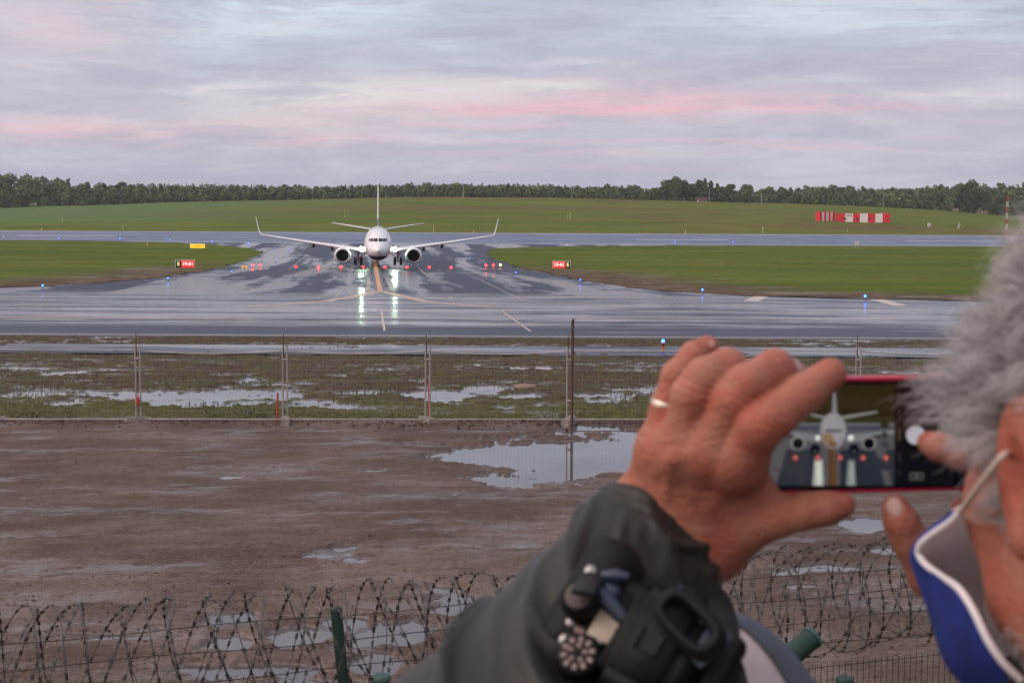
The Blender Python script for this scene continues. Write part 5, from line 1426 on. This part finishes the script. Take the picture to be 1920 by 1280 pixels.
# ------------------------------------------------------------------ hair: many fine curling strands rooted on the scalp, stubble along the jaw
rng = np.random.default_rng(21)


def strands(roots, nrm, length, curl, rad, name, m_, k=7, droop=.3, flow=None, clumps=0):
    n_ = len(roots); L_ = length[:, None]; d = nrm + rng.normal(size=(n_, 3)) * .25
    if flow is not None: d = d + flow
    if clumps:
        sd_ = rng.integers(0, n_, clumps); near = np.argmin(((roots[:, None, :] - roots[None, sd_, :]) ** 2).sum(2), 1)
        cd = rng.normal(size=(clumps, 3)) * .55; d = d + cd[near]
    d /= np.linalg.norm(d, axis=1, keepdims=True); ax = rng.normal(size=(n_, 3)); ax /= np.linalg.norm(ax, axis=1, keepdims=True); ph = rng.random(n_) * 6.28; w = .6 + rng.random(n_) * 1.5
    if clumps:
        ca = rng.normal(size=(clumps, 3)); ax = ca[near] + ax * .3; ax /= np.linalg.norm(ax, axis=1, keepdims=True); cp = rng.random(clumps) * 6.28; ph = cp[near] + ph * .08; cw = .8 + 1.6 * rng.random(clumps); w = cw[near] + w * .1
    pos = roots.copy(); P_ = [pos.copy()]
    for i in range(1, k):
        t = i / (k - 1); a1 = np.cross(d, ax); a1 /= np.maximum(np.linalg.norm(a1, axis=1, keepdims=True), 1e-6); a2 = np.cross(d, a1)
        step = d + curl * (np.cos(ph + w * t * 3)[:, None] * a1 + np.sin(ph + w * t * 3)[:, None] * a2) * (.4 + t); step[:, 2] -= droop * t
        step /= np.linalg.norm(step, axis=1, keepdims=True); pos = pos + step * L_ / (k - 1); P_.append(pos.copy())
    P_ = np.stack(P_, 1)
    if clumps:
        lead = P_[sd_][near]; tt = (np.linspace(0, 1, k) ** 1.4 * .42)[None, :, None]; P_ = P_ * (1 - tt) + lead * tt
    T_ = np.gradient(P_, axis=1); T_ /= np.maximum(np.linalg.norm(T_, axis=2, keepdims=True), 1e-9)
    A_ = np.cross(T_, np.broadcast_to(ax[:, None, :], T_.shape)); A_ /= np.maximum(np.linalg.norm(A_, axis=2, keepdims=True), 1e-9); B_ = np.cross(T_, A_)
    taper = (1 - .75 * np.linspace(0, 1, k) ** 2)[None, :, None] * rad * (.7 + .6 * rng.random((n_, 1, 1)))
    V = np.stack([P_ + taper * (A_ * math.cos(q) + B_ * math.sin(q)) for q in (0, 2.094, 4.189)], 2).reshape(-1, 3)
    base = (np.arange(n_) * k * 3)[:, None, None] + (np.arange(k - 1) * 3)[None, :, None]; j = np.arange(3)[None, None, :]; j2 = (np.arange(3) + 1)[None, None, :] % 3
    Fh = np.stack([base + j, base + j2, base + 3 + j2, base + 3 + j], -1).reshape(-1, 4)
    o = nmesh(name, V - off, Fh, m_, man, True); at = o.data.attributes.new('tint', 'FLOAT', 'POINT'); at.data.foreach_set('value', np.repeat(rng.random(n_), k * 3).astype(np.float32)); return o


HM, g = mat('grey_hair'); tn = g.attr('tint'); hcol = g.mix(g.ramp(tn, .1, .9), (.32, .295, .29, 1), (.84, .81, .83, 1)); g.put(g.b.inputs['Base Color'], hcol)
g.b.inputs['Roughness'].default_value = .42; g.b.inputs['Specular IOR Level'].default_value = .5; g.b.inputs['Sheen Weight'].default_value = .15
hd = V3; lc = (hd - HC) @ HR; nrm3 = np.zeros_like(hd); tri = hd[Q3]; fnn = np.cross(tri[:, 2] - tri[:, 0], tri[:, 3] - tri[:, 1])
for c_ in range(4): np.add.at(nrm3, Q3[:, c_], fnn)
nrm3 /= np.maximum(np.linalg.norm(nrm3, axis=1, keepdims=True), 1e-12)
earm = (np.abs(lc[:, 0]) > .0695) & (lc[:, 2] < .040) & (lc[:, 1] > -.05) & (lc[:, 1] < .012)
front = np.where(lc[:, 2] > .07, .085, np.where(lc[:, 2] > .03, .072, .048 + .5 * (lc[:, 2])))
scalp = (lc[:, 2] > np.where(lc[:, 1] < -.04, -.065, -.03)) & (lc[:, 1] < front) & ~earm & ((lc[:, 2] > .012) | (lc[:, 1] < -.035) | ((lc[:, 1] > .006) & (lc[:, 1] < .034)))
ci = np.nonzero(scalp)[0]; pk = ci[rng.integers(0, len(ci), 34000)]
rts = hd[pk] + rng.normal(size=(len(pk), 3)) * .001; ll = lc[pk]
ln_ = .014 + .014 * rng.random(len(pk)); ln_ = np.where(ll[:, 2] < .0, ln_ * .6, ln_) * (1 + 1.2 * np.clip((ll[:, 1] + .01) / .06, 0, 1) * np.clip((.085 - ll[:, 2]) / .05, 0, 1)) * (1 + .95 * np.clip((ll[:, 2] - .08) / .05, 0, 1)) * np.where(rng.random(len(pk)) < .08, 1.45, 1)
fl = np.zeros((len(pk), 3)); fl[:, 0] = -.25; fl[:, 1] = .15
strands(rts, nrm3[pk], ln_, .55, .00017, 'hair', HM, 9, .3, fl, 1700)
jaw = ((lc[:, 2] < -.085) & (lc[:, 2] > -.13) & (lc[:, 1] > -.005) & (lc[:, 1] < .10)) | ((np.abs(lc[:, 0]) > .05) & (lc[:, 1] > .004) & (lc[:, 1] < .035) & (lc[:, 2] < .02) & (lc[:, 2] > -.03))
ci = np.nonzero(jaw & ~earm)[0]; pk = ci[rng.integers(0, len(ci), 3000)]
strands(hd[pk], nrm3[pk], np.where(lc[pk][:, 2] > -.04, .010, .004) * (.7 + .8 * rng.random(len(pk))), .8, .00013, 'beard', HM, 5, .3)
# a close under-layer so that no bald skin shows between the strands
ecap = ci
def cap(p):
    q = (p - HC) @ HR; d = ell(q, (0, -.020, .048), (.0815, .1035, .0935)); d = np.maximum(d, .020 + .25 * (q[:, 1]) - q[:, 2]); d = np.maximum(d, q[:, 1] - .068)
    return d - .004 * fbm(q[:, 0] * 130 + q[:, 1] * 60, q[:, 2] * 130, 17, 3)
V8, Q8 = surface_nets(cap, (.18, .58, 4.55), (.44, .90, 4.76), .0035)
HU = simple('hair_under_layer', (.16, .135, .125, 1), .9, var=.5, scale=160, bump=1.0, bscale=500)
nmesh('hair_underlayer', V8 - off, Q8, HU, man, True)
# ------------------------------------------------------------------ the phone
pc = P(1618, 815.5, .9365); rt = (P(1757, 918.5, .9405) - P(1437, 925.5, .9325)).normalized()
upv = Vector((0, -.02, 1)); upv = (upv - rt * upv.dot(rt)).normalized(); nv_f = rt.cross(upv)      # nv_f points away from us? fixed below
if nv_f.y > 0: nv_f = -nv_f
PM = Matrix.Translation(pc) @ Matrix((rt, -nv_f, upv)).transposed().to_4x4()
phone = empty('smartphone', pc, label='red cased phone held sideways with the airliner on its lit screen', cat='phone', mat=PM)
PI_ = PM.inverted(); LP, HP, TP = .1545, .0765, .0095
CASE = simple('red_phone_case', (.50, .02, .06, 1), .35, var=.05, coat=.2); GLS = simple('black_phone_glass', (.006, .006, .007, 1), .08)


def rrect(w, h, r, n=7):
    out = []
    for (sx_, sz_, a0) in ((1, 1, 0), (-1, 1, 90), (-1, -1, 180), (1, -1, 270)):
        for i in range(n): a = R(a0 + 90 * i / (n - 1)); out.append((sx_ * (w / 2 - r) + r * math.cos(a), sz_ * (h / 2 - r) + r * math.sin(a)))
    return out


ol = rrect(LP, HP, .008); cs = MB(); prof = [(-.0008, .0009), (0, 0), (.002, -.0004), (TP - .003, -.0004), (TP, .002)]; n = len(ol); vs = []; fs = []
for (y, ins) in prof:
    for (x, z) in ol: k = 1 - ins / (HP / 2); vs.append((x * (1 - ins / (LP / 2)), y, z * k))
for i in range(len(prof) - 1):
    for j in range(n): fs.append([i * n + j, i * n + (j + 1) % n, (i + 1) * n + (j + 1) % n, (i + 1) * n + j])
fs.append([(len(prof) - 1) * n + j for j in range(n)]); inn = len(vs)
for (x, z) in rrect(LP - .0045, HP - .0045, .0065): vs.append((x, -.0006, z))
for j in range(n): fs.append([j, inn + j, inn + (j + 1) % n, (j + 1) % n])
cs.add(vs, fs, 0, True).build('case', CASE, phone)
MB().add([(x, -.0003, z) for (x, z) in rrect(LP - .0045, HP - .0045, .0065)], [list(range(n))]).build('screen', GLS, phone)
scr = phone.children[1]


def pl(px, py):
    q = PI_ @ Vector((0, 0, CAMZ)); d = PI_.to_3x3() @ ray(px, py); k = (-.0004 - q.y) / d.y; q = q + d * k; return (q.x, q.z)


SE = {}
def semat(c_, s=1.0):
    k = (c_, s)
    if k not in SE:
        m_, g_ = mat('phone_picture_colour'); g_.b.inputs['Base Color'].default_value = (0, 0, 0, 1); g_.b.inputs['Roughness'].default_value = .15
        nz_ = g_.noise(g_.vm('MULTIPLY', g_.obj(), (420, 1, 1300)), 1.0, 5, .65); cl_ = lin(*c_); gy_ = sum(cl_[:3]) / 3
        cl_ = [v * .8 + gy_ * .2 for v in cl_[:3]]
        g_.put(g_.b.inputs['Emission Color'], g_.mix(g_.ramp(nz_, .3, .7), tuple(v * .72 for v in cl_) + (1,), tuple(v * 1.25 for v in cl_) + (1,)))
        g_.b.inputs['Emission Strength'].default_value = s * (.72 if max(c_) < 220 else .9); SE[k] = m_
    return SE[k]


pm_mats = []; pic = MB(); lay = [0]
def poly(pts, c_, s=.8):
    lay[0] += 1; m_ = semat(c_, s)
    if m_ not in pm_mats: pm_mats.append(m_)
    q = [pl(*t) for t in pts]; pic.add([(x, -.0004 - lay[0] * .00001, z) for (x, z) in q], [list(range(len(q)))], pm_mats.index(m_))
def circ(cx, cy, r, c_, s=.8, ry=None): poly([(cx + r * math.cos(a), cy + (ry or r) * math.sin(a)) for a in np.linspace(0, 2 * math.pi, 25)[:-1]], c_, s)
def rect(x0, y0, x1, y1, c_, s=.8): poly([(x0, y0), (x1, y0), (x1, y1), (x0, y1)], c_, s)


rect(1415, 721, 1677, 909.5, (104, 103, 108))
rect(1415, 721, 1677, 745, (50, 47, 16)); rect(1415, 745, 1677, 765, (58, 54, 20)); rect(1415, 765, 1677, 781, (50, 44, 18)); rect(1415, 781, 1677, 793, (66, 64, 26))
rect(1415, 793, 1677, 797, (128, 134, 140)); rect(1415, 797, 1677, 806, (80, 88, 100)); rect(1415, 806, 1677, 815, (100, 107, 116))
for (x0, x1, x2, x3, c_) in ((1475, 1530, 1525, 1455, (54, 60, 70)), (1575, 1640, 1660, 1575, (50, 57, 68)), (1660, 1677, 1677, 1672, (60, 64, 72))): poly([(x0, 842), (x1, 842), (x2, 909.5), (x3, 909.5)], c_)
rect(1470, 850, 1515, 856, (60, 64, 74)); poly([(1630, 848), (1655, 862), (1677, 876), (1677, 882), (1646, 880), (1636, 866)], (58, 62, 72)); circ(1455, 880, 8, (96, 78, 84), .8, 3)
poly([(1551, 838), (1567, 838), (1571, 909.5), (1552, 909.5)], (124, 84, 38)); rect(1556, 842, 1559, 909.5, (92, 62, 34)); 
poly([(1527, 860), (1542, 860), (1545, 909.5), (1523, 909.5)], (196, 200, 186)); rect(1530, 864, 1540, 909.5, (228, 230, 214)); poly([(1590, 862), (1602, 862), (1605, 909.5), (1586, 909.5)], (150, 160, 158)); rect(1593, 868, 1600, 909.5, (186, 196, 188))
poly([(1538, 815), (1475, 806), (1475, 812), (1530, 829), (1540, 830)], (150, 148, 150)); poly([(1588, 815), (1677, 805), (1677, 812), (1600, 829), (1586, 830)], (150, 150, 154))
poly([(1475, 815), (1492, 817), (1492, 821), (1476, 819)], (40, 42, 48)); poly([(1630, 817), (1660, 813), (1660, 817), (1634, 821)], (40, 42, 48))
poly([(1513, 774), (1550, 781), (1548, 785), (1514, 777)], (176, 174, 172)); poly([(1646, 770), (1579, 780), (1580, 785), (1645, 773)], (180, 178, 176))
poly([(1562, 731), (1566, 731), (1570, 778), (1559, 778)], (148, 144, 156)); rect(1563, 731, 1565, 776, (176, 172, 180))
for x in (1528, 1601): circ(x, 842, 9.5, (14, 14, 18), .8, 11); circ(x, 846, 2.6, (110, 108, 112))
for x in (1496, 1629): circ(x, 830, 13.5, (176, 170, 168)); circ(x, 831, 10.5, (10, 9, 12))
circ(1562, 807, 25, (166, 160, 166), .8, 34); circ(1562, 803, 22, (186, 180, 184), .8, 28); poly([(1540, 812), (1560, 812), (1566, 838), (1552, 836), (1543, 826)], (176, 136, 92)); circ(1561, 832, 8, (150, 104, 50), .8, 6)
rect(1547, 805, 1578, 809, (40, 38, 48)); circ(1533, 820, 4.6, (232, 232, 226), 1); circ(1595, 820, 5.2, (232, 234, 232), 1)
for x in (1491, 1533, 1575, 1618, 1661): circ(x, 858, 6, (150, 44, 40)); circ(x, 857.5, 3.4, (244, 104, 84), 1)
circ(1658, 795, 8, (34, 34, 20)); circ(1658, 795, 5.5, (60, 56, 28)); circ(1658, 815, 6.5, (58, 64, 74)); circ(1659, 832, 8, (74, 84, 98)); circ(1659, 832, 3.4, (48, 54, 64))
rect(1677, 721, 1788, 909.5, (22, 21, 24)); rect(1683, 740, 1687, 747, (90, 84, 84)); rect(1684, 766, 1687, 782, (70, 66, 68)); rect(1683, 800, 1688, 826, (96, 72, 50)); rect(1685, 848, 1688, 866, (70, 66, 68)); rect(1685, 880, 1688, 890, (60, 58, 60))
circ(1716, 815, 17.5, (206, 200, 208), 1); rect(1705, 885, 1731, 899, (104, 100, 100)); rect(1708, 888, 1728, 896, (40, 38, 40)); circ(1718, 892, 3, (130, 126, 124))
pic.build('display_picture', pm_mats, scr)

# ------------------------------------------------------------------ the black camera hanging by its strap from his forearm
BKP = simple('camera_black_plastic', (.005, .005, .006, 1), .45, var=.3, scale=60, bump=.25, bscale=900, spec=.25); BKS = simple('camera_blue_black_sheen', (.022, .036, .07, 1), .35, var=.2, scale=30)
BKR = simple("camera_rubber", (.007, .0068, .008, 1), .6, spec=.22); CRM = simple('camera_top_display', (.50, .41, .31, 1), .4, var=.06); CHR = simple('camera_chrome', (.34, .32, .31, 1), .35, metal=.8); PNK = simple('camera_dial_print', (.24, .17, .15, 1), .45, var=.2, scale=200)
BRN = simple('camera_dial_brown', (.055, .036, .032, 1), .5)
tz_ = Vector((-.22, -.80, .56)).normalized(); wx_ = Vector((.80, .08, -.60)); wx_ = (wx_ - tz_ * wx_.dot(tz_)).normalized(); by_ = tz_.cross(wx_)
DC = P(1195, 1200, .815)
DM = Matrix.Translation(DC) @ Matrix((wx_, by_, tz_)).transposed().to_4x4()
dslr = empty('camera', DC, label='black reflex camera with silver buttons hanging under the raised sleeve', cat='camera', mat=DM)
DI = DM.inverted()


def dloc(px, py, z):
    """point of the camera's own plane (local height z) seen at a pixel"""
    o_ = DI @ Vector((0, 0, CAMZ)); d = DI.to_3x3() @ ray(px, py); k = (z - o_.z) / d.z; q = o_ + d * k; return (q.x, q.y, z)


bm_ = bmesh.new(); bmesh.ops.create_cube(bm_, size=1); bmesh.ops.scale(bm_, vec=(.112, .066, .085), verts=bm_.verts); bmesh.ops.bevel(bm_, geom=bm_.edges[:], offset=.012, segments=5, affect='EDGES')
MB().bm(bm_, (.000, 0, -.044), None, 0, True).box((-.045, .012, -.045), (.036, .085, .078), bev=.014).build('body', BKP, dslr)
a = dloc(1090, 1236, .0); md = MB().lathe([(.0145, 0), (.0145, .002), (.0120, .003), (.0120, .011), (.0112, .012), (.001, .012)], 36, 0, 'Z', a)
for k in range(30): q = k * 2 * math.pi / 30; md.box((a[0] + .0121 * math.cos(q), a[1] + .0121 * math.sin(q), .007), (.0010, .0010, .0075))
mdo = md.build('mode_dial', BKP, dslr)
pr = MB()
for k in range(10):
    q = k * 2 * math.pi / 10; pr.box((a[0] + .0082 * math.cos(q), a[1] + .0082 * math.sin(q), .0123), (.0034, .0026, .0006), 0, Matrix.Rotation(q, 3, 'Z'))
    if k % 2: pr.lathe([(.0016, .0120), (.0016, .0127), (.0001, .0127)], 8, 0, 'Z', (a[0] + .0044 * math.cos(q), a[1] + .0044 * math.sin(q), 0))
pr.build('dial_marks', PNK, mdo)
a = dloc(1090, 1128, .004); sh = MB().lathe([(.0118, -.004), (.0118, .006), (.0108, .009), (.0080, .0108), (.0078, .011)], 36, 0, 'Z', a).build('shutter_dial', BKR, dslr); MB().lathe([(.0078, .011), (.005, .0117), (.001, .0119)], 28, 0, 'Z', a).build('shutter_button', BRN, sh)
a = dloc(1143, 1173, .001); MB().box(a, (.020, .021, .003), 0, Matrix.Rotation(R(3), 3, 'Z'), .001).build('top_display', CRM, dslr)
for (px, py, r, m_) in ((1070, 1166, .0030, CHR), (1059, 1199, .0036, CHR), (1126, 1202, .0026, CHR), (1091, 1186, .0026, PNK), (1084, 1180, .0022, PNK), (1068, 1224, .0034, CHR), (1057, 1240, .0034, PNK), (1096, 1090, .0028, CHR), (1107, 1070, .0036, CHR), (1142, 1106, .0056, BKS)):
    a = dloc(px, py, .0); MB().lathe([(r * 1.2, -.001), (r, .0012), (r * .8, .0018), (.0001, .002)], 16, 0, 'Z', a).build('button', m_, dslr)
# prism housing with hot shoe, then the eyepiece
hp = bmesh.new(); bmesh.ops.create_cube(hp, size=1)
for v in hp.verts: tp = v.co.z > 0; v.co = Vector((v.co.x * (.040 if tp else .062), v.co.y * (.056 if tp else .070), .026 if tp else -.006))
bmesh.ops.bevel(hp, geom=hp.edges[:], offset=.006, segments=4, affect='EDGES'); a = dloc(1235, 1205, .01)
pris = MB().bm(hp, (a[0], a[1] - .004, 0), None, 0, True).build('prism_housing', BKP, dslr)
hs = MB(); hs.box((a[0], a[1] - .006, .0275), (.012, .012, .002)); hs.box((a[0] - .0065, a[1] - .006, .029), (.0025, .013, .003), bev=.0006); hs.box((a[0] + .0065, a[1] - .006, .029), (.0025, .013, .003), bev=.0006); hs.build('hot_shoe', BKP, pris)
for (p0, p1, w_) in (((1098, 1088), (1178, 1168), .0055), ((1172, 1182), (1206, 1238), .0075), ((1130, 1078), (1178, 1082), .004)):
    u = Vector(dloc(*p0, .003)); v = Vector(dloc(*p1, .003)); MB().tube([u, u.lerp(v, .5) + Vector((0, 0, .002)), v], [w_ * .7, w_, w_ * .7], 12).build('body_ridge', BKS, dslr)
ec = MB(); eu = Vector(dloc(1292, 1168, .024)); ax_ = (Vector(dloc(1340, 1222, .024)) - Vector(dloc(1240, 1122, .024))).normalized(); ay_ = Vector((0, 0, 1)).cross(ax_)
for (sx_, sy_, zz, r) in ((.0200, .0105, .0, .0036), (.0184, .0092, .003, .003)):
    ec.tube([eu + ax_ * (sx_ * abs(math.cos(q)) ** .6 * (1 if math.cos(q) > 0 else -1)) + ay_ * (sy_ * abs(math.sin(q)) ** .6 * (1 if math.sin(q) > 0 else -1)) + Vector((0, 0, zz)) for q in np.linspace(0, 2 * math.pi, 33)[:-1]], r, 10, closed=True)
ec.build('eyecup', BKR, dslr)
MB().box(eu - Vector((0, 0, .006)), (.044, .026, .004), 0, Matrix((ax_, ay_, Vector((0, 0, 1)))).transposed(), .001).build('eyepiece_glass', BKS, dslr)
bx = MB(); bx.box((a[0] + .026, a[1] + .004, -.008), (.030, .050, .016), bev=.005); bx.build('rear_shoulder', BKP, dslr)
ln = MB(); ln.lathe([(.030, 0), (.033, -.004), (.034, -.03), (.036, -.034), (.036, -.07), (.031, -.072), (.026, -.066), (.001, -.060)], 36, 0, 'Y', (.03, -.030, -.046)); ln.build('lens', BKR, dslr)


def ribbon(path, w, t, name, m_, parent, inv, nrm):
    pts = smoothc(path, 8); vs = []; fs = []
    for i, q in enumerate(pts):
        tg = (pts[min(i + 1, len(pts) - 1)] - pts[max(i - 1, 0)]).normalized(); s_ = tg.cross(nrm(q)).normalized(); n_ = s_.cross(tg).normalized()
        for (u, v) in ((-1, -1), (1, -1), (1, 1), (-1, 1)): vs.append(inv @ (q + s_ * u * w / 2 + n_ * v * t / 2))
    for i in range(len(pts) - 1):
        for j in range(4): fs.append([i * 4 + j, i * 4 + (j + 1) % 4, i * 4 + 4 + (j + 1) % 4, i * 4 + 4 + j])
    return MB().add(vs, fs, 0, True).build(name, m_, parent)


STR = simple('black_strap_webbing', (.010, .010, .011, 1), .75, bump=.5, bscale=900)
ribbon([P(1092, 1112, .800), P(1112, 1086, .835), P(1172, 1086, .862), P(1240, 1098, .885), P(1300, 1112, .905), P(1335, 1130, .935), P(1338, 1160, .965)], .013, .002, 'strap', STR, dslr, DI, lambda q: Vector((-.1, -.75, .65)))
ribbon([P(1345, 1225, .83), P(1362, 1180, .87), P(1345, 1130, .915), P(1300, 1095, .915)], .020, .002, 'strap', STR, dslr, DI, lambda q: Vector((.3, -.8, .5)))

# ------------------------------------------------------------------ pale bag with a slate edge, behind the camera
SLT = simple('bag_slate_cloth', (.075, .095, .13, 1), .75, var=.15, scale=40, bump=.3, bscale=700); PAL = simple('bag_pale_cloth', (.60, .52, .53, 1), .8, var=.12, scale=14, bump=.35, bscale=400)
bo = [(1318, 1146), (1352, 1143), (1392, 1150), (1432, 1172), (1470, 1204), (1505, 1244), (1532, 1290), (1550, 1350), (1555, 1450), (1480, 1540), (1240, 1540), (1160, 1380), (1200, 1240), (1262, 1170)]
bi = [(1330, 1172), (1362, 1166), (1392, 1178), (1420, 1203), (1444, 1232), (1468, 1268), (1486, 1310), (1492, 1370), (1490, 1430), (1440, 1490), (1270, 1490), (1215, 1380), (1240, 1270), (1288, 1195)]
bag = empty('shoulder_bag', P(1380, 1400, .97), label='pale fronted bag with slate blue edging below the phone, behind the camera', cat='bag'); bof = Vector(bag.location)
def loop3(pts, d): return smoothc([P(x, y, d - (y - 1200) * .00055) for (x, y) in pts + [pts[0]]], 4)[:-1]
L0, L1, L2, L3, L4 = loop3(bo, 1.10), loop3(bo, 1.045), loop3([(a_ * .35 + b_ * .65, c_ * .35 + d_ * .65) for (a_, c_), (b_, d_) in zip(bi, bo)], 1.028), loop3(bi, 1.026), loop3(bi, 1.029)
n = len(L0); vs = [q - bof for l_ in (L0, L1, L2, L3, L4) for q in l_]; fs = [[i * n + j, i * n + (j + 1) % n, (i + 1) * n + (j + 1) % n, (i + 1) * n + j] for i in range(4) for j in range(n)] + [list(range(n))[::-1]]
MB().add(vs, fs, 0, True).build('body', SLT, bag)
ctr = sum((q for q in L4), Vector()) / n; pv = [q - bof for q in L4]; rings = [pv]
for k in (.7, .4, .1): rings.append([ctr - bof + (q + bof - ctr) * k + Vector((0, -.010 * (1 - k) + .002 * math.sin(q.x * 160 + q.z * 90), 0)) for q in pv])
MB().add([q for r_ in rings for q in r_], [[i * n + j, i * n + (j + 1) % n, (i + 1) * n + (j + 1) % n, (i + 1) * n + j] for i in range(3) for j in range(n)] + [[3 * n + j for j in range(n)]], 0, True).build('front_panel', PAL, bag)
ribbon([P(1540, 1360, 1.0), P(1640, 1420, .92), P(1760, 1520, .80), P(1900, 1620, .74)], .03, .002, 'strap', SLT, bag, Matrix.Translation(-bof), lambda q: Vector((0, -.8, .6)))
# ------------------------------------------------------------------ evening air: one even box of thin haze round everything
hz = bpy.data.materials.new('haze_air'); hz.use_nodes = True; hz.node_tree.nodes.clear(); g = NT(hz.node_tree)
ho = g.node('ShaderNodeOutputMaterial'); hv = g.node('ShaderNodeVolumePrincipled'); hz.node_tree.links.new(hv.outputs[0], ho.inputs['Volume'])
hv.inputs['Color'].default_value = (.86, .88, .95, 1); hv.inputs['Density'].default_value = .00012; hv.inputs['Anisotropy'].default_value = .1
b = 17500.0
haze = tag(MB().box((0, 3000, (70 - 420) / 2), (2 * b, 2 * b, 490)).build('haze', hz), 'thin pale evening haze over the airfield', 'haze', kind='stuff')
